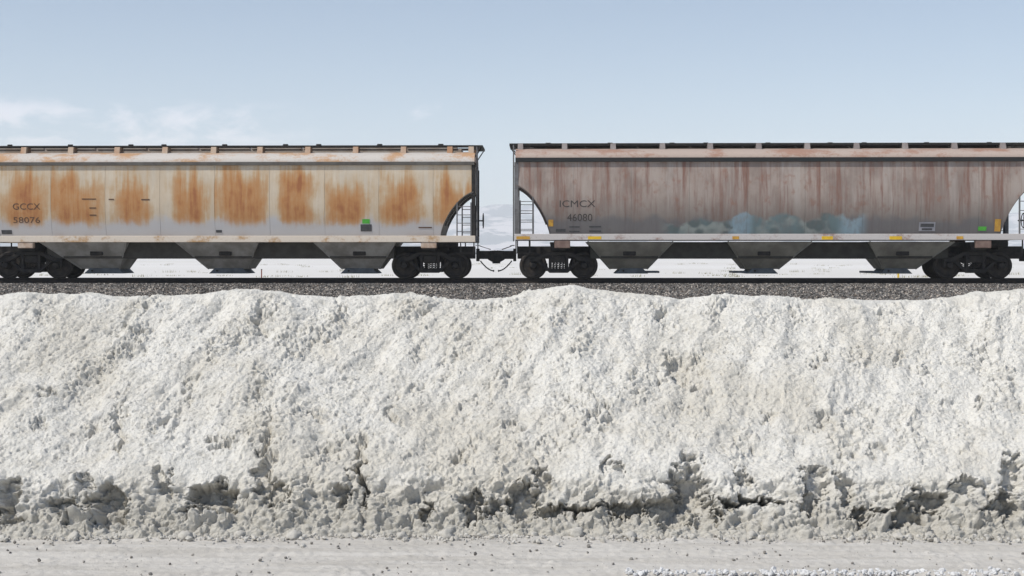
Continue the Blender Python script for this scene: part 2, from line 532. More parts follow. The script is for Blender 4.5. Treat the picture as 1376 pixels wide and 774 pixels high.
def right_paint(name, graf):
    """mauve-grey weathered plates with rust-red streaks, shade painted in along the foot and a painted tag"""
    m, g = new_mat(name)
    v = g.coords()
    x, y, z = g.sep(v)
    n1 = g.noise(g.scale(v, (1.0, 0.3, 0.6), (9.0, 0, 0)), 1.1, 5, 0.6)
    n2 = g.noise(g.scale(v, (5.5, 0.3, 0.30)), 1.0, 4, 0.6)
    n2b = g.noise(g.scale(v, (3.2, 0.3, 0.25), (40, 0, 0)), 1.0, 4, 0.6)
    n3 = g.noise(g.scale(v, (18.0, 1, 2.0)), 1.0, 4, 0.65)
    n4 = g.noise(g.scale(v, (3.5, 1, 2.6), (17, 0, 0)), 1.0, 4, 0.6)
    c = g.mix(g.step(n1, 0.36, 0.64), (0.345, 0.29, 0.255), (0.235, 0.188, 0.165))
    c = g.mix(g.m('MULTIPLY', g.step(n2b, 0.46, 0.72), 0.7), c, (0.385, 0.345, 0.315))
    st = g.m('ADD', n2, g.m('MULTIPLY', g.m('SUBTRACT', n3, 0.5), 0.35))
    c = g.mix(g.m('MULTIPLY', g.step(st, 0.42, 0.74), 0.85), c, (0.185, 0.088, 0.064))
    c = g.mix(g.m('MULTIPLY', g.step(n4, 0.54, 0.74), 0.6), c, (0.24, 0.12, 0.085))
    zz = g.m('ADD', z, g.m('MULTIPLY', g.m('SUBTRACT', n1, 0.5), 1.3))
    c = g.mix(g.m('MULTIPLY', g.step(zz, 3.1, 1.8), 0.62), c, (0.125, 0.115, 0.107))  # foot darkened in the colour, as the inward curve gets less sun
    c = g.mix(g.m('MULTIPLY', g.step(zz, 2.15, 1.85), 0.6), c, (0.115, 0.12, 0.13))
    if graf:
        gx0, gx1, gz0, gz1 = graf
        blob = g.n('ShaderNodeTexVoronoi', feature='SMOOTH_F1')
        g.put(blob.inputs['Vector'], g.scale(v, (1.0, 0.0, 1.25), (0.3, 0, 0)))
        blob.inputs['Scale'].default_value = 2.0
        blob.inputs['Smoothness'].default_value = 0.3
        w = g.noise(g.scale(v, (1.0, 0.2, 1.0)), 1.6, 3, 0.6)
        top = g.m('ADD', gz1 - 0.12, g.m('MULTIPLY', g.m('SINE', g.m('MULTIPLY', x, 4.3)), 0.10))
        top = g.m('ADD', top, g.m('MULTIPLY', g.m('SUBTRACT', w, 0.5), 0.75))
        top = g.m('ADD', top, g.step(x, gx0, gx0 + 3.2, -0.10, 0.12))
        inside = g.m('MULTIPLY', g.m('MULTIPLY', g.step(x, gx0 - 0.25, gx0 + 0.35), g.step(x, gx1 + 0.4, gx1 - 0.1)),
                     g.step(g.m('SUBTRACT', top, z), 0.0, 0.16))
        edge = g.step(g.m('ADD', blob.outputs['Distance'], g.m('MULTIPLY', g.m('SUBTRACT', w, 0.5), 0.6)), 0.38, 0.62)
        fill = g.mix(edge, (0.095, 0.125, 0.125), (0.24, 0.27, 0.255))
        tint = g.mix(g.step(g.noise(g.scale(v, (0.9, 0.1, 0.9), (4, 0, 0)), 1.0, 3), 0.40, 0.60), fill, (0.125, 0.18, 0.19))
        hot = g.m('MAXIMUM', window2(g, x, gx1 - 0.1, 0.75), g.m('MULTIPLY', window2(g, x, gx0 + 2.6, 0.55), g.step(w, 0.42, 0.56)))
        tint = g.mix(g.m('MULTIPLY', hot, 0.75), tint, (0.25, 0.36, 0.43))
        wear = g.step(g.noise(g.scale(v, (2.2, 0.2, 1.2), (3, 0, 5)), 1.5, 5, 0.65), 0.32, 0.58, 0.5, 0.92)
        c = g.mix(g.m('MULTIPLY', inside, wear), c, tint)
    g.bsdf(c, 0.8, g.bump(n3, 0.15, 0.004), 0, 0.25)
    return m


def window2(g, v, c, w):
    return g.step(g.m('ABSOLUTE', g.m('SUBTRACT', v, c)), w * 0.3, w, 1.0, 0.0)


def streaked(name, base, rust, freq, thr, phase=0.0):
    m, g = new_mat(name)
    v = g.coords()
    n = g.noise(g.scale(v, (freq, 0.6, 1.5), (phase, 0, 0)), 1.0, 4, 0.6)
    n3 = g.noise(v, 14.0, 4, 0.65)
    f = g.m('ADD', n, g.m('MULTIPLY', g.m('SUBTRACT', n3, 0.5), 0.25))
    c = g.mix(g.step(f, thr, thr + 0.16), base, rust)
    c = g.mix(g.m('MULTIPLY', g.step(n3, 0.5, 0.75), 0.25), c, tuple(q * 0.6 for q in base))
    g.bsdf(c, 0.75, None, 0, 0.25)
    return m


# ================================================================== LARGE STRUCTURE
def crest_y(px):
    X = [-400, -200, 0, 30, 110, 170, 250, 330, 345, 400, 440, 500, 550, 580, 605, 642, 662, 690, 720, 742, 772, 790, 818,
         858, 890, 912, 940, 980, 1020, 1060, 1100, 1150, 1200, 1250, 1288, 1310, 1340, 1376, 1500, 1700]
    Y = [397, 394, 399, 396, 395, 398, 395.5, 391, 391, 395, 398, 397, 396, 400, 403, 404, 401, 396, 389, 385, 384, 388.5, 391,
         396, 399, 400, 398.5, 396, 398, 400, 401, 402, 403, 403, 399, 394.5, 392.5, 392, 396, 394]
    return np.interp(px, X, Y)


CREST_D = 10.6


def bank_depth(x):
    """how the whole bank wanders to and fro along its length"""
    return 0.10 * perlin(x * 0.35 + 5.1, x * 0 + 0.5, 3)


def build_bank():
    fx = np.arange(-4.3, 4.301, 0.0057)
    cx = 4.35 + np.cumsum(np.linspace(0.012, 0.22, 60))
    xs = np.concatenate([-cx[::-1], fx, cx])
    # profile arc: front in fine steps, back coarse
    t_front = np.linspace(0, 1, 465)
    t_back = np.linspace(1, 2, 36)[1:]
    nc = len(xs)
    px = xs / CREST_D * F_PX + 688
    zc = CAM_H - (crest_y(px) - HORIZON) / F_PX * CREST_D
    knots_t = np.array([0, 0.10, 0.20, 1.0])
    T, X = np.meshgrid(np.concatenate([t_front, t_back]), xs, indexing='ij')
    wander = bank_depth(X)
    Zc = np.broadcast_to(zc, T.shape)
    # front profile
    kd = [8.50, 8.68, 8.85, CREST_D]
    ledge = 0.31 + 0.06 * perlin(X * 0.9, X * 0 + 3.3, 9)
    D = np.interp(T, [0, 0.105, 0.205, 1.0], kd)
    Z = np.where(T < 0.105, -0.03 + (0.10 + 0.03) * T / 0.105,
                 np.where(T < 0.205, 0.10 + (ledge - 0.10) * (T - 0.105) / 0.10,
                          ledge + (Zc - ledge) * (np.clip(T, 0, 1) - 0.205) / 0.795))
    # gentle belly so the slope is not a flat plank
    s = np.clip((T - 0.205) / 0.795, 0, 1)
    D = D + 0.10 * s * (1 - s) * 4 * 0.5
    # rounded crest
    roll = sstep(s, 0.93, 1.0)
    D = D + 0.06 * roll * roll
    # back
    b = np.clip(T - 1, 0, 1)
    backD = CREST_D + 0.06 + 2.0 * b
    backZ = Zc - 0.015 * sstep(b, 0, 0.15) * 3 - (Zc - 0.0) * sstep(b, 0.12, 1.0)
    isb = T > 1
    D = np.where(isb, backD, D)
    Z = np.where(isb, backZ, Z)
    D = D + wander * np.where(isb, 1, 1 - 0.6 * sstep(s, 0.9, 1.0))
    # base normals in the depth-height plane
    dD = np.gradient(D, axis=0)
    dZ = np.gradient(Z, axis=0)
    ln = np.sqrt(dD ** 2 + dZ ** 2) + 1e-9
    nD, nZ = -dZ / ln, dD / ln
    # smooth the normals across the profile
    for _ in range(12):
        nD[1:-1] = (nD[:-2] + nD[1:-1] * 2 + nD[2:]) / 4
        nZ[1:-1] = (nZ[:-2] + nZ[1:-1] * 2 + nZ[2:]) / 4
    # arc length coordinate for the noise
    S = np.cumsum(ln, axis=0)
    U, V = X, S
    # --- relief
    wx = 0.05 * fbm(U * 4, V * 4, 3, 21)
    wy = 0.05 * fbm(U * 4 + 9, V * 4, 3, 27)
    U1, V1 = U + wx, V + wy
    # diagonal runs: the crust slid down to the left
    a = R(68)
    P = U1 * math.cos(a) + V1 * math.sin(a)      # along the runs
    Q = -U1 * math.sin(a) + V1 * math.cos(a)     # across
    face = sstep(T, 0.20, 0.30) * (1 - sstep(T, 1.0, 1.1) * 0.6)
    big = 0.075 * fbm(U1 * 0.95 + 3, V1 * 0.8, 3, 41, 0.45) + 0.030 * fbm(U1 * 3.4, V1 * 2.6, 2, 45)
    runs = 0.062 * (0.22 - np.abs(fbm(P * 0.75, Q * 2.3, 4, 51, 0.5))) + 0.020 * fbm(P * 2.4 + 7, Q * 6.5, 3, 57)
    patch = sstep(fbm(P * 1.2 + 11, Q * 2.6 + 4, 4, 61, 0.6), -0.02, 0.42)     # rough patches between smooth drifts
    p2 = patch * patch
    mid = 0.024 * fbm(U1 * 10, V1 * 11, 4, 81, 0.6) * (0.30 + 0.70 * patch)
    crumb1 = 0.050 * bumps(U1 / 0.075, V1 / 0.062, 91, 0.18) * p2 * 0.8
    crumb2 = 0.026 * bumps(U / 0.034 + 5, V / 0.031, 101, 0.30) * (0.04 + 0.96 * p2)
    crumb3 = 0.013 * bumps(U / 0.019 + 9, V / 0.019, 111, 0.35) * (0.30 + 0.70 * patch)
    grain = 0.0140 * fbm(U * 36, V * 36, 3, 121, 0.75) * (0.50 + 0.50 * patch)
    pits = -0.030 * sstep(fbm(U1 * 9 + 31, V1 * 11, 3, 131), 0.24, 0.42) * (0.22 + 0.78 * p2) \
        - 0.024 * sstep(fbm(U * 24 + 5, V * 28, 2, 135), 0.25, 0.42) * (0.45 + 0.55 * patch)
    disp = big * face + runs * face + mid + crumb1 + crumb2 + crumb3 + grain + pits * face
    # --- the cut lower face: big clods, hollows and cracks
    low = sstep(T, 0.03, 0.09) * (1 - sstep(T, 0.17, 0.26))
    clod = 0.13 * bumps(U1 / 0.20 + 2, V1 / 0.15, 141, 0.5) * 0.30
    clod2 = 0.09 * bumps(U1 / 0.10 + 4, V1 / 0.085, 151, 0.4) * 0.30
    disp = disp + low * (clod + clod2 - 0.03 + 0.085 * fbm(U1 * 2.6, V1 * 3.4, 4, 161, 0.58) + 0.022 * bumps(U / 0.045, V / 0.04, 155, 0.35)
                         + 0.013 * bumps(U / 0.023, V / 0.021, 156, 0.5) + 0.024 * fbm(U * 12, V * 13, 4, 157, 0.7))
    hol = fbm(U1 * 2.1 + 17, V1 * 3.6 + 3, 3, 171)
    ledge_w = sstep(T, 0.075, 0.11) * (1 - sstep(T, 0.205, 0.245))
    disp = disp - 0.06 * sstep(hol, 0.20, 0.36) * ledge_w * 0.2
    # hollows where the photograph has them (picture positions of the bare bank)
    PX = 688 + X / D * F_PX
    PY = HORIZON + (CAM_H - Z) / D * F_PX
    nx = 17 * fbm(U * 8, V * 8, 5, 181, 0.65)
    ny = 15 * fbm(U * 8 + 3, V * 8 + 8, 5, 187, 0.65)
    holes = [(8, 672, 20, 34, .16), (88, 682, 24, 22, .14), (143, 678, 32, 30, .20), (110, 645, 12, 14, .08), (215, 640, 16, 18, .08),
             (285, 668, 42, 24, .20), (262, 690, 24, 10, .14), (352, 645, 12, 34, .10), (372, 664, 20, 16, .12), (485, 650, 7, 36, .14),
             (462, 668, 10, 22, .10), (570, 682, 9, 22, .12), (632, 682, 15, 22, .15), (664, 680, 15, 14, .11), (704, 676, 22, 34, .17),
             (738, 690, 30, 11, .17), (782, 684, 34, 12, .19), (842, 684, 36, 10, .17), (732, 638, 12, 16, .09), (822, 630, 9, 11, .07),
             (900, 690, 36, 17, .17), (930, 658, 28, 44, .20), (948, 690, 18, 20, .14), (905, 640, 18, 12, .09), (1010, 674, 48, 6, .20),
             (1000, 640, 10, 18, .08), (1097, 648, 24, 26, .13), (1092, 676, 20, 12, .14), (1140, 652, 15, 22, .11), (1165, 690, 32, 9, .14),
             (1215, 690, 28, 11, .14), (1252, 672, 32, 18, .16), (1300, 652, 24, 12, .10), (1345, 682, 26, 22, .17), (1362, 640, 12, 32, .11),
             (298, 599, 17, 6, .06), (526, 556, 9, 7, .05), (912, 492, 20, 24, .09), (888, 420, 13, 13, .07), (66, 530, 9, 6, .05),
             (52, 567, 11, 6, .05), (1110, 562, 12, 9, .06), (1205, 478, 9, 13, .05), (1105, 490, 6, 6, .05), (350, 432, 10, 18, .04),
             (160, 575, 8, 36, .05), (362, 610, 7, 40, .07), (484, 605, 6, 30, .06), (940, 500, 12, 26, .06), (1320, 540, 6, 14, .05),
             (712, 440, 12, 10, .03), (560, 470, 10, 22, .03), (180, 470, 14, 14, .04), (255, 515, 10, 10, .04), (800, 560, 14, 8, .04),
             (690, 575, 12, 9, .04), (1180, 600, 10, 8, .04), (1030, 560, 8, 8, .04), (430, 560, 10, 12, .04), (617, 612, 8, 8, .05)]
    hollow = np.zeros_like(disp)
    for hx, hy, wx_, wy_, dep in holes:
        q = np.sqrt(((PX + nx - hx) / wx_) ** 2 + ((PY + ny - hy) / wy_) ** 2)
        if hy > 615:
            hollow = np.maximum(hollow, 0.85 * dep * (1 - sstep(q, 0.50, 1.08)))
        else:
            disp = disp - 0.95 * dep * (1 - sstep(q, 0.45, 1.25))
    # fallen rubble apron
    apron = sstep(T, 0.0, 0.05) * (1 - sstep(T, 0.10, 0.14))
    disp = disp + apron * (0.045 * bumps(U1 / 0.07 + 3, V1 / 0.06, 191, 0.6) + 0.030 * bumps(U / 0.035, V / 0.03, 193, 0.6) + 0.035 * fbm(U * 2.3, V * 3, 3, 197))
    fade = 1 - 0.55 * sstep(s, 0.955, 1.0) * (~isb)        # keep the crest line where it is
    disp = disp * np.where(isb, 0.5, fade)
    edge = sstep(T, 0.0, 0.03)
    disp = disp * edge
    side = 0.012 * fbm(U * 11 + 50, V * 11, 3, 201) * edge * (1 + 1.2 * low)
    disp = disp - 0.45 * hollow * edge
    Y = D + nD * disp + hollow * 0.6 * edge
    Zf = Z + nZ * disp
    me = np_mesh('salt_bank', np.stack([X + side, Y, Zf], -1).reshape(-1, 3), grid_faces(T.shape[0], nc), True)
    o = link('salt_bank', me, M_BANK)
    return tag(o, kind='structure')


build_bank()


def build_ground():
    fx = np.arange(-4.2, 4.21, 0.013)
    cx = 4.2 * np.cumprod(np.full(46, 1.19))
    xs = np.concatenate([-cx[::-1], fx, cx])
    ys = np.concatenate([[-7000, -1500, -300, -60, -12, 0, 4, 6, 6.8], np.arange(7.1, 8.95, 0.013),
                         [9.2, 9.8, 10.6, 11.4, 12.2, 13, 15, 18, 22, 28, 34, 40, 44, 47, 50, 53, 57, 64, 75, 90, 110, 140, 190, 260, 400, 700,
                          1200, 2200, 4000, 6000, 7000]])
    Y, X = np.meshgrid(ys, xs, indexing='ij')
    z = 0.2 * sstep(Y, 10.5, 15.0)
    near = sstep(Y, 6.9, 7.3) * (1 - sstep(Y, 8.7, 9.0)) * (1 - sstep(np.abs(X), 4.0, 5.0))
    rut = -0.012 * sstep(perlin(X * 0.12, Y * 9.0, 5), 0.05, 0.35)
    rel = 0.012 * fbm(X * 2.2, Y * 6.0, 3, 7) + 0.005 * fbm(X * 9, Y * 22, 3, 11, 0.6) + 0.006 * fbm(X * 28, Y * 30, 2, 13, 0.7) + rut
    p = sstep(fbm(X * 1.4, Y * 3.0, 2, 15), -0.05, 0.35)
    rel = rel + 0.020 * bumps(X / 0.036, Y / 0.036, 19, 0.24) * (0.25 + 0.75 * p) * 0.7
    # salt lip along the near right edge of the road
    lip = sstep(X, 0.55, 1.1) * np.exp(-((Y - 7.55 - 0.02 * perlin(X * 3, Y * 0, 23)) / 0.035) ** 2)
    rel = rel + lip * (0.010 + 0.022 * bumps(X / 0.06, Y / 0.04, 29, 0.6))
    z = z + near * rel
    me = np_mesh('salt_flat', np.stack([X, Y, z], -1).reshape(-1, 3), grid_faces(len(ys), len(xs)), True)
    tag(link('salt_flat', me, M_GROUND), kind='structure')


build_ground()


def build_mountains():
    nx, ny = 320, 60
    xs = np.linspace(-5600, 5600, nx)
    ys = np.linspace(4500, 6600, ny)
    Y, X = np.meshgrid(ys, xs, indexing='ij')
    w = (Y - 4500) / 2100
    env = np.sin(np.clip(w * 1.15, 0, 1) * math.pi * 0.5) * (1 - 0.6 * sstep(w, 0.8, 1.0))
    ridge = 0.75 - np.abs(fbm(X / 700.0 + 3, Y / 600.0, 6, 301, 0.55)) * 1.25
    h = 0.80 * env * (165 + 120 * ridge + 60 * fbm(X / 1500.0, Y / 2500.0, 2, 311))
    h = np.maximum(h, 0)
    h = h * (1 - sstep(np.abs(X), 5000, 5600))
    z = np.where(w <= 0.001, -1.0, 0.15 + h)
    z = np.where(h < 0.5, -0.5, z)
    me = np_mesh('mountains', np.stack([X, Y, z], -1).reshape(-1, 3), grid_faces(ny, nx), False)
    tag(link('mountains', me, M_MOUNT), kind='structure')


build_mountains()

# ------------------------------------------------------------------ track frame
THETA = R(1.2)             # the line comes a little nearer to the right
SIDE = 1.60                # half width of a car
TRACK0 = Vector((0, 49.0 + SIDE, 0))
RAIL_Z = 0.86


def lx(px, ly=-SIDE):
    """distance along the track of a picture column seen on the plane local y = ly"""
    k = (px - 688.0) / F_PX
    d0 = TRACK0.y + ly * math.cos(THETA)
    # X = x cos + ly sin ; depth = d0 - x sin
    return (k * d0 - ly * math.sin(THETA)) / (math.cos(THETA) + k * math.sin(THETA))


def lz(py, px=688, ly=-SIDE):
    """height over the rail top of a picture row"""
    x = lx(px, ly)
    dep = TRACK0.y + ly * math.cos(THETA) - x * math.sin(THETA)
    return CAM_H - (py - HORIZON) / F_PX * dep - RAIL_Z


def place(o, x=0.0):
    o.rotation_euler = (0, 0, -THETA)
    o.location = (TRACK0.x + x * math.cos(THETA), TRACK0.y - x * math.sin(THETA), RAIL_Z)
    return o


# ballast bed
bed = MB()
prof = [(-3.9, -0.80), (-2.15, -0.235), (-1.75, -0.20), (1.75, -0.20), (2.15, -0.235), (3.9, -0.80)]
a0 = [bed.b.verts.new((-60, y, z)) for y, z in prof]
a1 = [bed.b.verts.new((60, y, z)) for y, z in prof]
for k in range(len(prof) - 1):
    bed.b.faces.new([a0[k], a1[k], a1[k + 1], a0[k + 1]])
o = bed.build('ballast_bed', M_BALLAST)
place(o)
tag(o, kind='structure')


def stones(name, base_pts, radii, mat, seed=1, flat=(0.6, 1.0), kind='stuff'):
    """many small angular stones in one mesh"""
    rng = np.random.default_rng(seed)
    t = (1 + 5 ** 0.5) / 2
    iv = np.array([(-1, t, 0), (1, t, 0), (-1, -t, 0), (1, -t, 0), (0, -1, t), (0, 1, t), (0, -1, -t), (0, 1, -t),
                   (t, 0, -1), (t, 0, 1), (-t, 0, -1), (-t, 0, 1)]) / math.sqrt(1 + t * t)
    fc = np.array([(0, 11, 5), (0, 5, 1), (0, 1, 7), (0, 7, 10), (0, 10, 11), (1, 5, 9), (5, 11, 4), (11, 10, 2), (10, 7, 6), (7, 1, 8),
                   (3, 9, 4), (3, 4, 2), (3, 2, 6), (3, 6, 8), (3, 8, 9), (4, 9, 5), (2, 4, 11), (6, 2, 10), (8, 6, 7), (9, 8, 1)])
    n = len(base_pts)
    jit = iv[None] * (1 + rng.uniform(-0.28, 0.28, (n, 12, 1)))
    sc = rng.uniform(0.75, 1.3, (n, 1, 3))
    sc[:, :, 2] *= rng.uniform(flat[0], flat[1], (n, 1))
    v = jit * sc * radii[:, None, None]
    q = rng.normal(size=(n, 4))
    q /= np.linalg.norm(q, axis=1, keepdims=True)
    w, x, y, z = q.T
    rot = np.stack([1 - 2 * (y * y + z * z), 2 * (x * y - z * w), 2 * (x * z + y * w),
                    2 * (x * y + z * w), 1 - 2 * (x * x + z * z), 2 * (y * z - x * w),
                    2 * (x * z - y * w), 2 * (y * z + x * w), 1 - 2 * (x * x + y * y)], 1).reshape(n, 3, 3)
    v = np.einsum('nij,nkj->nki', rot, v) + base_pts[:, None, :]
    f = (fc[None] + (np.arange(n) * 12)[:, None, None]).reshape(-1, 3)
    o = link(name, np_mesh(name, v.reshape(-1, 3), f, False), mat)
    return tag(o, kind=kind)


rng = np.random.default_rng(5)
n = 40000
bx = rng.uniform(-24, 24, n)
by = rng.uniform(-3.85, -0.85, n)
bz = np.interp(by, [-3.9, -2.15, -1.75, 0], [-0.80, -0.235, -0.20, -0.20])
o = stones('ballast_stones', np.stack([bx, by, bz + rng.uniform(-0.015, 0.02, n)], 1), rng.uniform(0.018, 0.039, n), M_BALLAST, 6)
place(o)

# rails and sleepers
track = place(bpy.data.objects.new('railway_track', None))
COL.objects.link(track)
tag(track, 'dark steel railway track on grey ballast under the freight cars', 'railway track')
RP = [(-0.075, -0.18), (0.075, -0.18), (0.075, -0.165), (0.012, -0.14), (0.012, -0.045), (0.037, -0.032), (0.037, -0.004),
      (0.03, 0.0), (-0.03, 0.0), (-0.037, -0.004), (-0.037, -0.032), (-0.012, -0.045), (-0.012, -0.14), (-0.075, -0.165)]
for s in (-1, 1):
    r_ = MB()
    a0 = [r_.b.verts.new((-60, s * 0.755 + y, z)) for y, z in RP]
    a1 = [r_.b.verts.new((60, s * 0.755 + y, z)) for y, z in RP]
    for k in range(len(RP)):
        r_.b.faces.new([a0[k], a0[(k + 1) % len(RP)], a1[(k + 1) % len(RP)], a1[k]])
    ro = r_.build('rail', [M_RAIL, M_RAILTOP], track)
    for p in ro.data.polygons:
        if abs(p.normal.z) > 0.9 and p.center.z > -0.002:
            p.material_index = 1
sl = MB().box(-0.115, 0.115, -1.3, 1.3, -0.36, -0.182).mesh('sleeper', 0.008)
for k in range(72):
    so = link('sleeper', sl, None, track)
    if k == 0:
        sl.materials.append(M_WOOD)
    so.location = (-19.6 + k * 0.55, 0.0, 0)
    so.rotation_euler.z = random.uniform(-0.01, 0.01)


# ================================================================== HOPPER CARS
def side_y(z, c):
    """half width of the body side at height z: it draws in towards the foot"""
    k = c['tuck']
    lo = np.maximum(2.75 - z, 0)
    hi = np.maximum(z - 2.75, 0)
    return SIDE - 0.02 - k * lo * lo - 0.035 * hi * hi


def zlow(x, c):
    """lower edge of the side, rising in an arch at either end"""
    e = c['half'] - np.abs(x)
    aw, ah = c['arch']
    t = np.clip(e / aw, 0, 1)
    return np.where(e < aw, 1.40 + ah * np.maximum(1 - t ** 1.55, 0) ** (1 / 1.55), 1.40)


def end_stations(c, xa, xb, step=0.5):
    """x stations between xa and xb, dense inside the arches"""
    n = max(2, int((xb - xa) / step) + 1)
    st = set(np.round(np.linspace(xa, xb, n), 4).tolist())
    h, aw = c['half'], c['arch'][0]
    for s in (-1, 1):
        for t in np.linspace(0, 1, 22):
            x = round(s * (h - aw * t), 4)
            if xa < x < xb:
                st.add(x)
    return np.array(sorted(st))


def make_panel(c, xa, xb, near=True):
    """one side plate, 12 mm thick, following the curve of the side"""
    X = end_stations(c, xa, xb)
    nz = 12
    sgn = -1 if near else 1
    rows = []
    for off in (0.012, -0.004):
        for x in X:
            z0 = float(zlow(x, c))
            zz = np.linspace(z0, c['ztop'], nz)
            yy = sgn * (side_y(zz, c) + off)
            rows.append(np.stack([np.full(nz, x), yy, zz], 1))
    V = np.concatenate(rows)
    n = len(X)
    f1 = grid_faces(n, nz)
    f2 = grid_faces(n, nz)[:, ::-1] + n * nz
    rim = []
    idx = lambda r, q, l: l * n * nz + r * nz + q
    border = [(r, 0) for r in range(n)] + [(n - 1, q) for q in range(1, nz)] + [(r, nz - 1) for r in range(n - 2, -1, -1)] + \
             [(0, q) for q in range(nz - 2, 0, -1)]
    for i in range(len(border)):
        a, b = border[i], border[(i + 1) % len(border)]
        rim.append((idx(*a, 0), idx(*b, 0), idx(*b, 1), idx(*a, 1)))
    F = np.concatenate([f1, f2, np.array(rim)])
    me = np_mesh('side_panel', V, F, True)
    bm = bmesh.new()
    bm.from_mesh(me)
    bmesh.ops.recalc_face_normals(bm, faces=bm.faces)
    bm.to_mesh(me)
    bm.free()
    me.set_sharp_from_angle(angle=R(40))
    return me


def make_core(c):
    """closed inner shell of the body"""
    h = c['half']
    X = end_stations(c, -h + 0.01, h - 0.01)
    nz = 10
    rows = []
    for x in X:
        z0 = float(zlow(x, c)) + 0.02
        zz = np.linspace(z0, c['ztop'] + 0.02, nz)
        yy = side_y(zz, c) - 0.012
        near = np.stack([np.full(nz, x), -yy, zz], 1)
        far = np.stack([np.full(nz, x), yy, zz], 1)[::-1]
        rows.append(np.concatenate([near, far]))
    m = 2 * nz
    V = np.concatenate(rows)
    F = []
    for i in range(len(X) - 1):
        for k in range(m):
            F.append((i * m + k, i * m + (k + 1) % m, (i + 1) * m + (k + 1) % m, (i + 1) * m + k))
    me = np_mesh('body', V, np.array(F), False)
    bm = bmesh.new()
    bm.from_mesh(me)
    bm.verts.ensure_lookup_table()
    n = len(X)
    bm.faces.new([bm.verts[k] for k in range(m)])
    bm.faces.new([bm.verts[(n - 1) * m + k] for k in range(m)][::-1])
    bmesh.ops.recalc_face_normals(bm, faces=bm.faces)
    bm.to_mesh(me)
    bm.free()
    return me


def lettering(txt, c, x0, x1, z0, z1, mat, parent, name='lettering'):
    """flat painted characters laid on the curved side between the given corners"""
    cu = bpy.data.curves.new('tmp_text', 'FONT')
    cu.body = txt
    cu.resolution_u = 3
    cu.offset = 0.0
    to = bpy.data.objects.new('tmp_text', cu)
    COL.objects.link(to)
    dg = bpy.context.evaluated_depsgraph_get()
    me = bpy.data.meshes.new_from_object(to.evaluated_get(dg))
    bpy.data.objects.remove(to)
    co = np.zeros(len(me.vertices) * 3, dtype=np.float32)
    me.vertices.foreach_get('co', co)
    co = co.reshape(-1, 3)
    lo, hi = co.min(0), co.max(0)
    X = x0 + (co[:, 0] - lo[0]) / (hi[0] - lo[0]) * (x1 - x0)
    Z = z0 + (co[:, 1] - lo[1]) / (hi[1] - lo[1]) * (z1 - z0)
    Y = -(side_y(Z, c) + 0.018)
    me.vertices.foreach_set('co', np.stack([X, Y, Z], 1).astype(np.float32).ravel())
    me.update()
    me.name = name
    return link(name, me, mat, parent)


def patch(c, x0, x1, z0, z1, mat, parent, name, off=0.016, th=0.006):
    """thin plate lying on the side"""
    ya0, yb0 = -(side_y(np.array(z0), c) + off), -(side_y(np.array(z1), c) + off)
    b = MB()
    b.hexa([(x0, ya0 - th, z0), (x1, ya0 - th, z0), (x1, ya0, z0), (x0, ya0, z0)],
           [(x0, yb0 - th, z1), (x1, yb0 - th, z1), (x1, yb0, z1), (x0, yb0, z1)])
    return b.build(name, mat, parent)


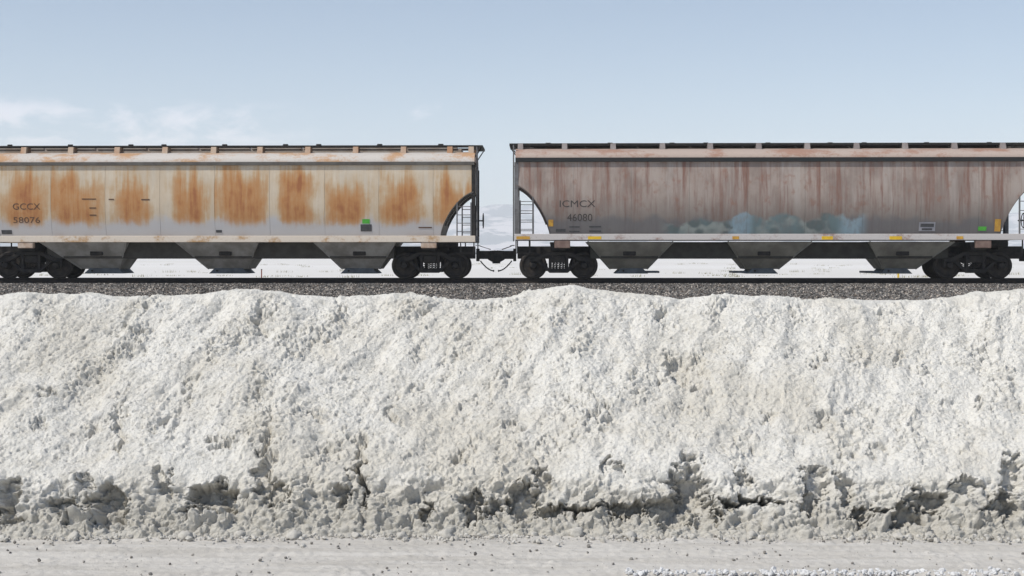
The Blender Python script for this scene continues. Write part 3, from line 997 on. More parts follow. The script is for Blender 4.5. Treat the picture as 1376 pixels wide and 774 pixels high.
def make_bogie(car, bx_):
    e = bpy.data.objects.new('bogie', None)
    COL.objects.link(e)
    e.parent = car
    e.location = (bx_, 0, 0)
    WR, WB = 0.457, 0.89
    wheel_prof = [(0.06, -0.075), (0.13, -0.075), (0.15, -0.03), (0.34, -0.035), (0.38, -0.068), (0.445, -0.068), (0.457, -0.06),
                  (0.457, 0.045), (0.485, 0.062), (0.482, 0.085), (0.40, 0.085), (0.36, 0.03), (0.15, 0.06), (0.06, 0.07)]
    for sx_ in (-1, 1):
        MB().tube([(sx_ * WB, -1.08, WR), (sx_ * WB, 1.08, WR)], 0.075, 14).build('axle', M_BLACK, e, smooth=True)
        for sy_ in (-1, 1):
            prof = [(r, y) for r, y in wheel_prof]
            w = MB()
            if sy_ < 0:
                w.lathe([(r, -0.755 + y) for r, y in prof], sx_ * WB, WR, 44)
            else:
                w.lathe([(r, 0.755 - y) for r, y in prof], sx_ * WB, WR, 44)
            w.build('wheel', M_WHEEL, e, smooth=True)
            MB().lathe([(0.03, sy_ * 1.16), (0.085, sy_ * 1.155), (0.115, sy_ * 1.12), (0.125, sy_ * 1.02), (0.125, sy_ * 0.93)],
                       sx_ * WB, WR, 18).build('bearing_cap', M_BLACK, e, smooth=True)
    for sy_ in (-1, 1):
        y0, y1 = sy_ * 0.94, sy_ * 1.09
        f = MB()
        f.prism([(-1.10, 0.58), (-0.75, 0.60), (-0.34, 0.82), (0.34, 0.82), (0.75, 0.60), (1.10, 0.58), (1.10, 0.68), (0.86, 0.72),
                 (0.42, 0.93), (-0.42, 0.93), (-0.86, 0.72), (-1.10, 0.68)], y0, y1)
        f.prism([(-0.74, 0.585), (-0.32, 0.20), (-0.32, 0.33), (-0.60, 0.585)], y0 + sy_ * 0.002, y1 - sy_ * 0.002)
        f.prism([(0.74, 0.585), (0.60, 0.585), (0.32, 0.33), (0.32, 0.20)], y0 + sy_ * 0.002, y1 - sy_ * 0.002)
        f.prism([(-0.32, 0.20), (0.32, 0.20), (0.32, 0.33), (-0.32, 0.33)], y0, y1)
        f.prism([(-0.34, 0.33), (-0.24, 0.33), (-0.24, 0.82), (-0.34, 0.82)], y0, y1)
        f.prism([(0.24, 0.33), (0.34, 0.33), (0.34, 0.82), (0.24, 0.82)], y0, y1)
        f.prism([(-1.10, 0.40), (-1.02, 0.40), (-1.02, 0.58), (-1.10, 0.58)], y0, y1)
        f.prism([(1.02, 0.40), (1.10, 0.40), (1.10, 0.58), (1.02, 0.58)], y0, y1)
        f.build('side_frame', M_BLACK, e, bevel=0.006)
        sp = MB()
        for q in (-0.17, -0.06, 0.06, 0.17):
            pts = [(q + 0.05 * math.cos(t * 1.05), sy_ * 1.0 + 0.05 * math.sin(t * 1.05), 0.335 + t * 0.0105) for t in range(26)]
            sp.tube(pts, 0.013, 5)
        sp.build('spring', M_BLACK, e)
    MB().box(-0.235, 0.235, -1.06, 1.06, 0.55, 0.80).build('bolster', M_BLACK, e, bevel=0.02)
    MB().box(-0.30, 0.30, -0.90, 0.90, 0.22, 0.34).build('spring_plank', M_BLACK, e, bevel=0.01)
    br = MB()
    for sx_ in (-1, 1):
        br.bar((sx_ * 0.40, -0.85, 0.36), (sx_ * 0.40, 0.85, 0.36), 0.07, 0.09)
        br.box(sx_ * 0.415 - 0.03, sx_ * 0.415 + 0.03, -0.80, -0.70, 0.26, 0.52)
        br.box(sx_ * 0.415 - 0.03, sx_ * 0.415 + 0.03, 0.70, 0.80, 0.26, 0.52)
    br.build('brake_beam', M_BLACK, e)
    return e


def ladder(car, xa, xb, z0, z1, n, mat, y=-SIDE + 0.02):
    b = MB()
    for x in (xa, xb):
        b.box(x - 0.022, x + 0.022, y - 0.03, y + 0.03, z0, z1)
    for k in range(n):
        z = z0 + (z1 - z0) * (k + 0.5) / n
        b.bar((xa + 0.022, y, z), (xb - 0.022, y, z), 0.025)
    return b.build('ladder', mat, car)


def make_car(c):
    car = place(bpy.data.objects.new('hopper_car', None), c['x'])
    COL.objects.link(car)
    tag(car, c['label'], 'freight car', 'covered hopper cars of the train')
    h = c['half']
    L = lambda px: lx(px) - c['x']                      # picture column -> car x on the near side
    zt = c['ztop']
    link('body', make_core(c), c['m_core'], car)
    # plates
    edges = [e for e in c['seams'] if -h + 0.3 < e < h - 0.3]
    edges = [-h + 0.02] + edges + [h - 0.02]
    for i in range(len(edges) - 1):
        g_ = 0.004
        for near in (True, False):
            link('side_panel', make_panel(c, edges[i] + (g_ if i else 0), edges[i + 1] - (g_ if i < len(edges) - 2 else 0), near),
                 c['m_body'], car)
    # arch flange at the ends: a bent strip along the arch edge, near and far
    for s in (-1, 1):
        for sy_ in (-1, 1):
            fl = MB()
            T_ = np.linspace(0, 1, 26)
            pts = []
            for t in T_:
                x = s * (h - 0.03 - (c['arch'][0] - 0.03) * t)
                z = float(zlow(x, c))
                pts.append((x, z))
            for (xa, za), (xb, zb) in zip(pts, pts[1:]):
                ya, yb = sy_ * (float(side_y(np.array(za), c)) + 0.02), sy_ * (float(side_y(np.array(zb), c)) + 0.02)
                q = lambda x, y, z: [(x, y, z - 0.035), (x, y - sy_ * 0.16, z - 0.035), (x, y - sy_ * 0.16, z - 0.004), (x, y, z - 0.004)]
                fl.hexa(q(xa, ya, za), q(xb, yb, zb))
            fl.build('arch_flange', c['m_flange'], car)
        # end slope stiffeners under the sloping floor
        for yy in (-0.8, 0.8):
            st = MB()
            for t0, t1 in zip(np.linspace(0.12, 0.9, 9), np.linspace(0.12, 0.9, 9)[1:]):
                xa, xb = s * (h - c['arch'][0] * t0), s * (h - c['arch'][0] * t1)
                za, zb = float(zlow(xa, c)), float(zlow(xb, c))
                st.bar((xa, yy, za - 0.02), (xb, yy, zb - 0.02), 0.08, 0.10)
            st.build('slope_stiffener', c['m_flange'], car)
    # chord and sill
    for sy_ in (-1, 1):
        a, b_ = sorted((sy_ * (SIDE - 0.10), sy_ * (SIDE + 0.035)))
        MB().box(-h, h, a, b_, zt - 0.015, zt + c['chord']).build('top_chord', c['m_chord'], car, bevel=0.008)
        a, b_ = sorted((sy_ * (SIDE - 0.20), sy_ * (SIDE + 0.02)))
        MB().box(-h - 0.03, h + 0.03, a, b_, c['sill'][0], c['sill'][1]).build('side_sill', c['m_sill'], car, bevel=0.012)
    # roof
    nr = 22
    X = np.linspace(-h, h, 60)
    th = np.linspace(0, math.pi, nr)
    rz0 = zt + c['chord'] - 0.002
    ry = (SIDE + 0.01) * np.sign(np.cos(th)) * np.abs(np.cos(th)) ** 0.8
    rz = rz0 + c['roof_h'] * np.sin(th) ** 0.9
    V = np.stack([np.repeat(X, nr), np.tile(-ry, len(X)), np.tile(rz, len(X))], 1)
    me = np_mesh('roof', V, grid_faces(len(X), nr), True)
    bm = bmesh.new()
    bm.from_mesh(me)
    bm.verts.ensure_lookup_table()
    bm.faces.new([bm.verts[k] for k in range(nr)])
    bm.faces.new([bm.verts[(len(X) - 1) * nr + k] for k in range(nr)][::-1])
    bmesh.ops.recalc_face_normals(bm, faces=bm.faces)
    bm.to_mesh(me)
    bm.free()
    me.set_sharp_from_angle(angle=R(40))
    link('roof', me, c['m_roof'], car)
    top = rz0 + c['roof_h']
    bz = c['board']
    MB().box(-h + 0.5, h - 0.5, -0.42, 0.42, top - 0.03, bz - 0.10).build('hatch_coaming', c['m_hatch'], car, bevel=0.02)
    nh = 9
    for k in range(nh):
        xa = -h + 0.6 + (2 * h - 1.2) * k / nh
        xb = xa + (2 * h - 1.2) / nh - 0.06
        MB().box(xa, xb, -0.45, 0.45, bz - 0.10, bz - 0.03).build('hatch_cover', c['m_hatch'], car, bevel=0.015)
        b = MB()
        xm = xa + (xb - xa) * (0.3 + 0.37 * ((k * 7) % 3) / 2)
        b.tube([(xm - 0.09, -0.36, bz - 0.04), (xm - 0.07, -0.36, bz + c['lug'] - 0.03), (xm + 0.07, -0.36, bz + c['lug'] - 0.03), (xm + 0.09, -0.36, bz - 0.04)], 0.03, 6)
        b.build('hatch_handle', M_BLACK, car)
    # running boards: two along the roof plus the overhanging end boards
    for sy_ in (-1, 1):
        a, b_ = sorted((sy_ * 0.52, sy_ * 0.98))
        MB().box(-h + 0.05, h - 0.05, a, b_, bz - c['board_t'], bz).build('running_board', M_BLACK, car, bevel=0.006)
    for s in (-1, 1):
        a, b_ = sorted((s * (h - 0.048), s * (h + c['over'])))
        MB().box(a, b_, -0.98, 0.98, bz - 0.085, bz - 0.002).build('end_board', M_BLACK, car, bevel=0.006)
        b = MB()
        b.bar((s * (h - 0.05), -0.9, rz0 + 0.14), (s * (h + c['over'] - 0.05), -0.9, bz - 0.09), 0.035)
        b.bar((s * (h - 0.05), 0.9, rz0 + 0.14), (s * (h + c['over'] - 0.05), 0.9, bz - 0.09), 0.035)
        b.build('board_bracket', M_BLACK, car)
    for xs_ in c['supports']:
        for sy_ in (-1, 1):
            a, b_ = sorted((sy_ * 0.60, sy_ * 1.03))
            zr = rz0 + c['roof_h'] * 0.62
            MB().hexa([(xs_ - 0.10, a - (0.12 if sy_ < 0 else 0), zr - 0.05), (xs_ + 0.10, a - (0.12 if sy_ < 0 else 0), zr - 0.05),
                       (xs_ + 0.10, b_, zr), (xs_ - 0.10, b_, zr)],
                      [(xs_ - 0.09, a, c['supp_z']), (xs_ + 0.09, a, c['supp_z']),
                       (xs_ + 0.09, b_, c['supp_z'] - 0.001), (xs_ - 0.09, b_, c['supp_z'] - 0.001)]
                      ).build('board_support', c['m_supp'], car)
    # centre sill, bolsters, shear plate
    MB().box(-h + 0.05, h - 0.05, -0.33, 0.33, 0.69, 1.13).build('centre_sill', M_BLACK, car, bevel=0.01)
    mid = [b[0] for b in c['bays']] + [b[1] for b in c['bays']]
    MB().box(min(mid) + 0.1, max(mid) - 0.1, -1.02, 1.02, 0.70, 1.275).build('slope_sheet', M_SLOPE_R if c['name'] == 'right' else M_SLOPE_L, car)
    for bx_ in c['bogies']:
        MB().hexa([(bx_ - 0.24, -1.38, 0.98), (bx_ + 0.24, -1.38, 0.98), (bx_ + 0.24, 1.38, 0.98), (bx_ - 0.24, 1.38, 0.98)],
                  [(bx_ - 0.30, -1.38, 1.27), (bx_ + 0.30, -1.38, 1.27), (bx_ + 0.30, 1.38, 1.27), (bx_ - 0.30, 1.38, 1.27)]).build('body_bolster', M_BLACK, car)
        for sy_ in (-1, 1):
            a, b_ = sorted((sy_ * 1.385, sy_ * 1.60))
            MB().box(bx_ + c['pad'] - 0.27, bx_ + c['pad'] + 0.27, a, b_, 1.06, c['sill'][0] - 0.002).build('jacking_pad', c['m_pad'], car, bevel=0.02)
        make_bogie(car, bx_)
    # hopper bays with outlet gates
    for (ta, tb, ba, bb) in c['bays']:
        f = MB()
        f.hexa([(ba, -0.62, 0.33), (bb, -0.62, 0.33), (bb, 0.62, 0.33), (ba, 0.62, 0.33)],
               [(ta, -1.46, 1.285), (tb, -1.46, 1.285), (tb, 1.46, 1.285), (ta, 1.46, 1.285)])
        bay = f.build('hopper_bay', c['m_bay'], car)
        bay_m = (ba + bb) / 2
        MB().box(bay_m - 0.22, bay_m + 0.22, -1.17, -1.10, 0.80, 0.96).build('bay_bracket', M_BLACK, bay, bevel=0.02)
        for t in (0.0, 1.0):
            rb = MB()
            top_x = ta + (tb - ta) * t
            bot_x = ba + (bb - ba) * t
            rb.bar((top_x, -1.47, 1.28), (bot_x, -0.63, 0.34), 0.035, 0.06)
            rb.build('bay_flange', c['m_bay'], bay)
    for (ga, gb, sp) in c['gates']:
        gt = MB()
        gt.hexa([(ga - 0.10, -0.66, 0.17), (gb + 0.10, -0.66, 0.17), (gb + 0.10, 0.66, 0.17), (ga - 0.10, 0.66, 0.17)],
                [(ga + 0.10, -0.66, 0.36), (gb - 0.10, -0.66, 0.36), (gb - 0.10, 0.66, 0.36), (ga + 0.10, 0.66, 0.36)])
        gate = gt.build('outlet_gate', M_GATE, car, bevel=0.012)
        if sp:
            a, b_ = (gb + 0.05, gb + 0.05 + sp) if sp > 0 else (ga - 0.05 + sp, ga - 0.05)
            MB().box(a, b_, -0.55, 0.55, 0.19, 0.26).build('gate_slide', M_GATE, gate, bevel=0.008)
        MB().tube([(ga + 0.2, -0.70, 0.27), (ga + 0.2, 0.70, 0.27)], 0.035, 8).build('gate_capstan', M_BLACK, gate)
    # ends: corner posts, ladders, end sill, steps, coupler, hose, lever
    for s in (-1, 1):
        a, b_ = sorted((s * (h - 0.10), s * (h + 0.03)))
        for yy in (-SIDE + 0.06, SIDE - 0.06):
            MB().box(a, b_, yy - 0.05, yy + 0.05, c['sill'][1], zt - 0.02).build('corner_post', c['m_post'], car)
        a, b_ = sorted((s * (h - 0.28), s * (h + 0.02)))
        MB().box(a, b_, -1.395, 1.395, c['sill'][0] + 0.02, c['sill'][1] - 0.012).build('end_sill', c['m_post'], car, bevel=0.01)
        b = MB()
        for yy in (-SIDE + 0.08, SIDE - 0.08):
            for xx in (h - 0.02, h - 0.48):
                b.box(s * xx - 0.02, s * xx + 0.02, yy - 0.02, yy + 0.02, 0.88, c['sill'][0] + 0.01)
            b.bar((s * (h - 0.02), yy, 0.89), (s * (h - 0.48), yy, 0.89), 0.05, 0.03)
        b.build('stirrup_step', M_BLACK, car)
        xa, xb = sorted((s * (h - 0.12), s * (h - 0.60)))
        ladder(car, xa, xb, c['sill'][1], float(zlow(s * (h - 0.60), c)), 4, c['m_ladder'])
        ladder(car, xa, xb, c['sill'][1], float(zlow(s * (h - 0.60), c)), 4, c['m_ladder'], SIDE - 0.02)
        # end ladder facing along the track
        b = MB()
        for yy in (-1.35, -0.92):
            b.box(s * (h + 0.07) - 0.02, s * (h + 0.07) + 0.02, yy - 0.02, yy + 0.02, 1.30, bz - 0.08)
        for k in range(9):
            z = 1.42 + k * 0.36
            b.bar((s * (h + 0.07), -1.33, z), (s * (h + 0.07), -0.94, z), 0.022)
        for z in (1.5, 3.9):
            b.bar((s * (h - 0.02), -1.2, z), (s * (h + 0.05), -1.2, z), 0.03)
        b.build('end_ladder', M_GREYPOST, car)
        # coupler
        e = s * (h + 0.05)
        k_ = MB()
        k_.box(min(e, e + s * 0.42), max(e, e + s * 0.42), -0.15, 0.15, 0.68, 0.97)
        k_.prism([(e + s * 0.36, 0.66), (e + s * 0.50, 0.58), (e + s * 0.70, 0.60), (e + s * 0.74, 0.70), (e + s * 0.74, 0.94), (e + s * 0.62, 0.99), (e + s * 0.36, 0.97)],
                 -0.17 + 0.03 * s, 0.17 + 0.03 * s)
        k_.box(min(e + s * 0.52, e + s * 0.80), max(e + s * 0.52, e + s * 0.80), -0.06 * s - 0.07, -0.06 * s + 0.07, 0.52, 0.93)
        k_.box(min(e + s * .05, e - s * .05), max(e + s * .05, e - s * .05), -0.30, 0.30, 0.60, 1.05)
        k_.build('coupler', M_BLACK, car, bevel=0.012)
        ln_ = c['gap'] / 2
        hs = []
        for t in np.linspace(0, 1, 12):
            hs.append((e + s * (0.10 + (ln_ - 0.16) * t), -0.28, 0.62 - 0.36 * math.sin(t * math.pi * 0.5) ** 0.9))
        MB().tube(hs, 0.022, 8).tube([hs[-2], hs[-1]], 0.034, 8).build('air_hose', M_RUBBER, car, smooth=True)
        lv = MB()
        lv.tube([(e - s * 0.02, -1.45, 1.16), (e + s * 0.12, -1.42, 1.14), (e + s * 0.12, -0.45, 1.13), (e + s * 0.45, -0.12, 1.02)], 0.016, 6)
        lv.build('uncoupling_lever', M_BLACK, car)
    bk = MB()
    xb_ = c['brake_end']
    bk.tube([(xb_ - 0.35, -0.75, 1.22), (xb_ + 0.35, -0.75, 1.22)], 0.15, 14)
    bk.tube([(xb_ - 0.47, -0.75, 1.22), (xb_ - 0.34, -0.75, 1.22)], 0.06, 10)
    bk.box(xb_ - 0.04, xb_ + 0.04, -1.0, -0.33, 1.0, 1.10)
    bk.build('brake_cylinder', M_BLACK, car, smooth=True)
    wheel_x = c['half'] + 0.22
    bw = MB()
    ring = [(wheel_x, 0.45 + 0.26 * math.cos(t), 2.05 + 0.26 * math.sin(t)) for t in np.linspace(0, 2 * math.pi, 20)]
    bw.tube(ring, 0.018, 6)
    for t in range(4):
        bw.bar((wheel_x, 0.45, 2.05), (wheel_x, 0.45 + 0.25 * math.cos(t * math.pi / 2), 2.05 + 0.25 * math.sin(t * math.pi / 2)), 0.02)
    bw.bar((c['half'] + 0.02, 0.45, 2.05), (wheel_x + 0.03, 0.45, 2.05), 0.05)
    bw.build('brake_wheel', M_BLACK, car)
    for (xa, xb2, z0, z1, mt, nm) in c['marks']:
        if nm == 'sill':
            MB().box(xa, xb2, -SIDE - 0.028, -SIDE - 0.016, z0, z1).build('reflector', mt, car)
        else:
            patch(c, xa, xb2, z0, z1, mt, car, nm)
    for (txt, xa, xb2, z0, z1, mt) in c['texts']:
        lettering(txt, c, xa, xb2, z0, z1, mt, car)
    return car


def car_x(pa, pb):
    return (lx(pa) + lx(pb)) / 2


# ---- left car
xc = car_x(-48, 637.5)
pl = lambda px: lx(px) - xc
half_l = pl(637.5)
zl_ = lambda py, px=320: lz(py, px)
LEFT = dict(name='left', x=xc, half=half_l, tuck=0.115, arch=(1.20, 1.62), ztop=zl_(221.5), chord=0.10, sill=(zl_(325.5), zl_(316.8)),
            roof_h=0.42, board=4.66, board_t=0.055, over=0.26, lug=0.10, pad=0.0, gap=1.30, supp_z=4.66 - 0.053,
            seams=[pl(p) for p in (-5, 68, 141, 214.5, 288, 362, 436, 509, 582)],
            supports=[pl(p) for p in (24, 88, 151, 216, 282, 345, 410, 475, 540, 603, 632)],
            bogies=[pl(34), pl(576)],
            bays=[(pl(52), pl(168), pl(98), pl(150)), (pl(235), pl(345), pl(272), pl(326)), (pl(421), pl(531), pl(455), pl(506))],
            gates=[(pl(105), pl(152), 0), (pl(276), pl(322), 0), (pl(456), pl(500), 0)],
            brake_end=pl(600),
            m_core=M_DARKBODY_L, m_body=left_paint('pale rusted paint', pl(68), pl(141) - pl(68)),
            m_flange=M_CHORD_L, m_chord=M_CHORD_L, m_sill=streaked('beige sill paint', (0.60, 0.53, 0.45), (0.42, 0.26, 0.13), 0.9, 0.50),
            m_roof=streaked('pale roof paint', (0.52, 0.485, 0.45), (0.46, 0.28, 0.16), 0.62, 0.47, 2.0), m_hatch=M_HATCH_L, m_supp=M_SUPP_L,
            m_bay=M_BAY_L, m_pad=M_PAD_L, m_post=M_BLACK, m_ladder=M_GREYPOST,
            marks=[(pl(486.5), pl(496.5), zl_(300.5), zl_(294.5), M_GREEN, 'green_card'), (pl(484), pl(499), zl_(311), zl_(301.5), M_PLATE, 'data_plate'),
                   (pl(562), pl(580), zl_(306.6), zl_(305), M_LETTER, 'stencil_line'), (pl(289), pl(297), zl_(312.5), zl_(309), M_PLATE, 'small_plate'),
                   (pl(0), pl(14), zl_(314.5), zl_(309), M_PLATE, 'data_plate'),
                   (pl(146), pl(153), zl_(268.5), zl_(267), M_LETTER, 'stencil_line'), (pl(190), pl(201), zl_(269), zl_(267.2), M_LETTER, 'stencil_line'),
                   (pl(110), pl(129), zl_(268), zl_(266.6), M_LETTER, 'stencil_line'), (pl(120), pl(129), zl_(280), zl_(278.6), M_LETTER, 'stencil_line'),
                   (pl(120), pl(129), zl_(289.6), zl_(288.2), M_LETTER, 'stencil_line')],
            texts=[('GCCX', pl(17), pl(54), zl_(281.5), zl_(273), M_LETTER), ('58076', pl(17), pl(53), zl_(299.5), zl_(291.5), M_LETTER)],
            label='pale hopper car with orange rust patches centred on its side plates')
make_car(LEFT)

# ---- right car
xc = car_x(692.5, 1394)
pr = lambda px: lx(px) - xc
zr_ = lambda py, px=1040: lz(py, px)
half_r = -pr(692.5)
RIGHT = dict(name='right', x=xc, half=half_r, tuck=0.13, arch=(1.22, 1.85), ztop=zr_(216.5), chord=0.13, sill=(zr_(322.5), zr_(314.2)),
             roof_h=0.40, board=4.72, board_t=0.09, over=0.22, lug=0.07, pad=0.12, gap=1.30, supp_z=4.72 - 0.012,
             seams=[pr(692.5 + k * 77.9) for k in range(1, 9)],
             supports=[pr(p) for p in (699, 759, 825, 892, 957, 1023, 1089, 1156, 1222, 1289, 1355)],
             bogies=[pr(751), pr(1317)],
             bays=[(pr(790), pr(905), pr(822), pr(872)), (pr(979), pr(1092), pr(1007), pr(1052)), (pr(1170), pr(1284), pr(1195), pr(1240))],
             gates=[(pr(832), pr(870), 0.45), (pr(1012), pr(1048), -0.5), (pr(1195), pr(1232), -0.5)],
             brake_end=pr(1350),
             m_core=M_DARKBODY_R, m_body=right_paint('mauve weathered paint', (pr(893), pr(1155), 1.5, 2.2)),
             m_flange=M_DARKBODY_R, m_chord=M_CHORD_R, m_sill=streaked('grey pink sill paint', (0.50, 0.47, 0.455), (0.27, 0.17, 0.14), 0.8, 0.52, 5.0),
             m_roof=streaked('pinkish roof paint', (0.42, 0.34, 0.295), (0.34, 0.205, 0.155), 0.6, 0.48, 7.0), m_hatch=M_HATCH_R, m_supp=M_SUPP_R,
             m_bay=M_BAY_R, m_pad=M_PAD_R, m_post=M_GREYPOST, m_ladder=M_GREYPOST,
             marks=[(pr(737), pr(743.5), zr_(304), zr_(295), M_ORANGE, 'reflector'), (pr(1338), pr(1346), zr_(311), zr_(294.5), M_ORANGE, 'reflector'),
                    (pr(790), pr(808), zr_(321.5), zr_(317.5), M_YELLOW, 'sill'), (pr(694), pr(712), zr_(321.5), zr_(317.5), M_ORANGE, 'sill'),
                    (pr(984), pr(993), zr_(321.5), zr_(317.5), M_ORANGE, 'sill'), (pr(1104), pr(1119), zr_(322), zr_(317.5), M_YELLOW, 'sill'),
                    (pr(1195), pr(1212), zr_(322), zr_(317.5), M_YELLOW, 'sill'), (pr(1285), pr(1294), zr_(321.5), zr_(317.5), M_ORANGE, 'sill'),
                    (pr(1316), pr(1327), zr_(310), zr_(304.5), M_GREEN, 'green_card'), (pr(1236), pr(1258), zr_(310.5), zr_(298.5), M_PALE, 'data_panel'),
                    (pr(747), pr(760), zr_(311.5), zr_(307.5), M_PLATE, 'data_plate'), (pr(765), pr(779), zr_(311.5), zr_(310), M_PLATE, 'stencil_line'),
                    (pr(765), pr(779), zr_(305.5), zr_(304), M_PLATE, 'stencil_line'),
                    (pr(792), pr(808), zr_(311.5), zr_(309.5), M_PLATE, 'stencil_line'), (pr(792), pr(808), zr_(305.5), zr_(303.5), M_PLATE, 'stencil_line')],
             texts=[('ICMCX', pr(752), pr(800), zr_(278), zr_(269), M_LETTER_R), ('46080', pr(762), pr(796), zr_(297), zr_(287), M_LETTER_R)],
             label='brown grey hopper car with rust red streaks and a faded graffiti tag')
rcar = make_car(RIGHT)
patch(RIGHT, pr(1238), pr(1256), zr_(305), zr_(300.5), M_PLATE, rcar, 'data_panel_print', 0.024, 0.003)
patch(RIGHT, pr(1240), pr(1254), zr_(309.3), zr_(306.8), M_PLATE, rcar, 'data_panel_print', 0.024, 0.003)

# ================================================================== SMALL THINGS
# marker posts and dry grass on the flat beyond the line


def ground_at(px, depth):
    return Vector(((px - 688) / F_PX * depth, depth, 0.2))


p = ground_at(351.5, 92)
e = bpy.data.objects.new('marker_post', None)
COL.objects.link(e)
e.location = p
tag(e, 'thin rust red marker post on the white flat behind the pale car', 'marker post')
MB().box(-0.035, 0.035, -0.02, 0.02, -0.1, 0.50).build('post', M_POST_RED, e, bevel=0.006)
MB().box(-0.045, 0.045, -0.03, 0.03, 0.50, 0.56).build('cap', M_POST_TOP, e, bevel=0.008)
p = ground_at(1207, 92)
e = bpy.data.objects.new('marker_post', None)
COL.objects.link(e)
e.location = p
tag(e, 'yellow marker post with a dark cap on the flat behind the brown car', 'marker post')
MB().box(-0.06, 0.06, -0.025, 0.025, -0.1, 0.30).build('post', M_POST_YEL, e, bevel=0.008)
MB().box(-0.07, 0.07, -0.035, 0.035, 0.30, 0.44).build('cap', M_POST_TOP, e, bevel=0.01)

# straw grass in sparse tufts
rng = np.random.default_rng(12)
V, F = [], []
tufts = [(30, 100), (62, 101), (188, 96), (232, 99), (356, 94), (375, 97), (520, 101), (858, 96), (980, 97), (990, 95), (1213, 92.5), (1238, 93), (1244, 94),
         (470, 93), (402, 95), (300, 99), (140, 103), (605, 108), (790, 98), (1030, 99), (1100, 108), (1190, 105)]
for k in range(120):
    tufts.append((rng.uniform(-60, 1440), rng.uniform(95, 230)))
for tp, dep in tufts:
    c0 = ground_at(tp, dep)
    sz_ = rng.uniform(0.10, 0.26)
    for q in range(26):
        ang = rng.uniform(0, 2 * math.pi)
        ox, oy = rng.normal(0, 0.35, 2)
        hgt = sz_ * rng.uniform(0.5, 1.2)
        lean = rng.uniform(0.02, 0.14)
        wv = 0.018
        ca, sa = math.cos(ang), math.sin(ang)
        b0 = len(V)
        V += [(c0.x + ox - sa * wv, c0.y + oy + ca * wv, 0.19), (c0.x + ox + sa * wv, c0.y + oy - ca * wv, 0.19),
              (c0.x + ox + ca * lean, c0.y + oy + sa * lean, 0.2 + hgt)]
        F.append((b0, b0 + 1, b0 + 2))
tag(link('dry_grass', np_mesh('dry_grass', np.array(V), np.array(F)), M_GRASS), kind='stuff')

# loose crumbs on the road and the toe of the bank
rng = np.random.default_rng(21)
n = 1500
cx = rng.uniform(-3.6, 3.6, n)
cy = np.where(rng.random(n) < 0.55, 8.60 - np.abs(rng.normal(0, 0.13, n)), rng.uniform(7.45, 8.45, n))
keep = fbm(cx * 1.6, cy * 5, 2, 33) + rng.normal(0, 0.25, n) > -0.02
cx, cy = cx[keep], cy[keep]
rr = 0.0025 + 0.009 * rng.random(len(cx)) ** 3.0
stones('salt_crumbs', np.stack([cx, cy, rr * 0.15 + 0.003], 1), rr, M_CRUMB, 31)

# paler rubble thinning out from the toe of the bank
rng = np.random.default_rng(23)
n = 3200
cx = rng.uniform(-3.6, 3.6, n)
cy = 8.60 - np.abs(rng.normal(0, 0.10, n))
keep = fbm(cx * 2.1, cy * 4, 3, 37) + rng.normal(0, 0.2, n) > -0.05
cx, cy = cx[keep], cy[keep]
rr = 0.004 + 0.016 * rng.random(len(cx)) ** 3.2
stones('salt_rubble', np.stack([cx, cy, rr * 0.3 + 0.004], 1), rr, M_CLOD, 33)

# broken white crust along the near right edge of the road
n = 900
cx = rng.uniform(0.6, 3.4, n)
cy = 7.545 + rng.normal(0, 0.03, n)
rr = 0.004 + 0.012 * rng.random(n) ** 2.5
stones('white_salt_crust', np.stack([cx, cy, rr * 0.5 + 0.008], 1), rr, M_CRUST, 41)


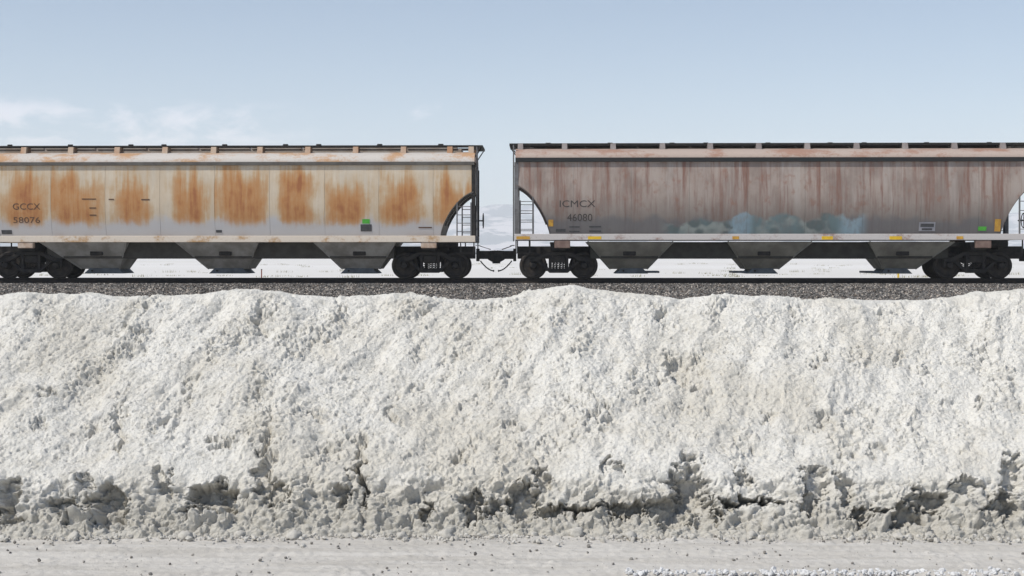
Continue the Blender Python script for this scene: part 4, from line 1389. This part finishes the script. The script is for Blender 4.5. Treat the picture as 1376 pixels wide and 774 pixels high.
# clods that rolled off the bank
def clod_mesh(seed, r):
    b = bmesh.new()
    bmesh.ops.create_icosphere(b, subdivisions=3, radius=1.0)
    rg = np.random.default_rng(seed)
    off = rg.uniform(0, 50, 3)
    sc = Vector((rg.uniform(0.85, 1.35), rg.uniform(0.8, 1.1), rg.uniform(0.6, 0.9)))
    co = np.array([v.co[:] for v in b.verts])
    n1 = fbm(co[:, 0] * 1.3 + off[0], co[:, 1] * 1.3 + co[:, 2] * 0.9 + off[1], 3, seed)
    n2 = fbm(co[:, 2] * 1.6 + off[2], co[:, 0] * 1.2 - co[:, 1] + off[0], 3, seed + 5)
    for v, a_, b_ in zip(b.verts, n1, n2):
        v.co = Vector((v.co.x * sc.x, v.co.y * sc.y, v.co.z * sc.z)) * (r * (1 + 0.38 * a_ + 0.32 * b_))
    me = bpy.data.meshes.new('salt_clod')
    b.to_mesh(me)
    b.free()
    me.shade_smooth()
    me.materials.append(M_CLOD)
    return me


CLODS = [clod_mesh(500 + k, 1.0) for k in range(7)]
rng = np.random.default_rng(77)
CLOD_AT = [(25, 'the lettering of the pale hopper car'), (100, 'the second rust patch of the pale hopper car'),
           (175, 'the third rust patch of the pale hopper car'), (250, 'the fourth rust patch of the pale hopper car'),
           (322, 'the fifth rust patch of the pale hopper car'), (395, 'the sixth rust patch of the pale hopper car'),
           (478, 'the green card on the pale hopper car'), (540, 'the inner bogie of the pale hopper car'),
           (600, 'the arched end of the pale hopper car'), (664, 'the couplers between the two cars'),
           (717, 'the ladder of the brown hopper car'), (775, 'the lettering of the brown hopper car'),
           (848, 'the first outlet gate of the brown hopper car'), (930, 'the biggest hollow in the bank'),
           (1010, 'the long dark slit in the bank'), (1105, 'the blue end of the graffiti'),
           (1207, 'the yellow marker post'), (1247, 'the framed data panel'), (1325, 'the green card on the brown hopper car')]
for k, (cpx, where) in enumerate(CLOD_AT):
    o = bpy.data.objects.new('salt_clod', CLODS[k % 7])
    COL.objects.link(o)
    dep = 8.55 + rng.normal(0, 0.03)
    r = rng.uniform(0.024, 0.046)
    o.scale = (r, r, r)
    o.rotation_euler = (0, 0, rng.uniform(0, 6.28))
    o.location = ((cpx - 688) / F_PX * dep, dep, r * 0.4)
    tag(o, 'grey clod at the bank foot below ' + where, 'clod', 'salt clods fallen from the bank')

# ================================================================== HAZE
HZ = MB().box(-7600, 7600, -7600, 7600, -2.5, 400.0)
hz_m, g = new_mat('haze')
pv = g.n('ShaderNodeVolumePrincipled')
pv.inputs['Color'].default_value = (0.92, 0.965, 1.0, 1)
pv.inputs['Density'].default_value = 2.5e-4
pv.inputs['Anisotropy'].default_value = 0.0
ho = g.n('ShaderNodeOutputMaterial')
g.t.links.new(pv.outputs[0], ho.inputs['Volume'])
tag(HZ.build('haze', hz_m), kind='stuff')
SC.cycles.volume_bounces = 1
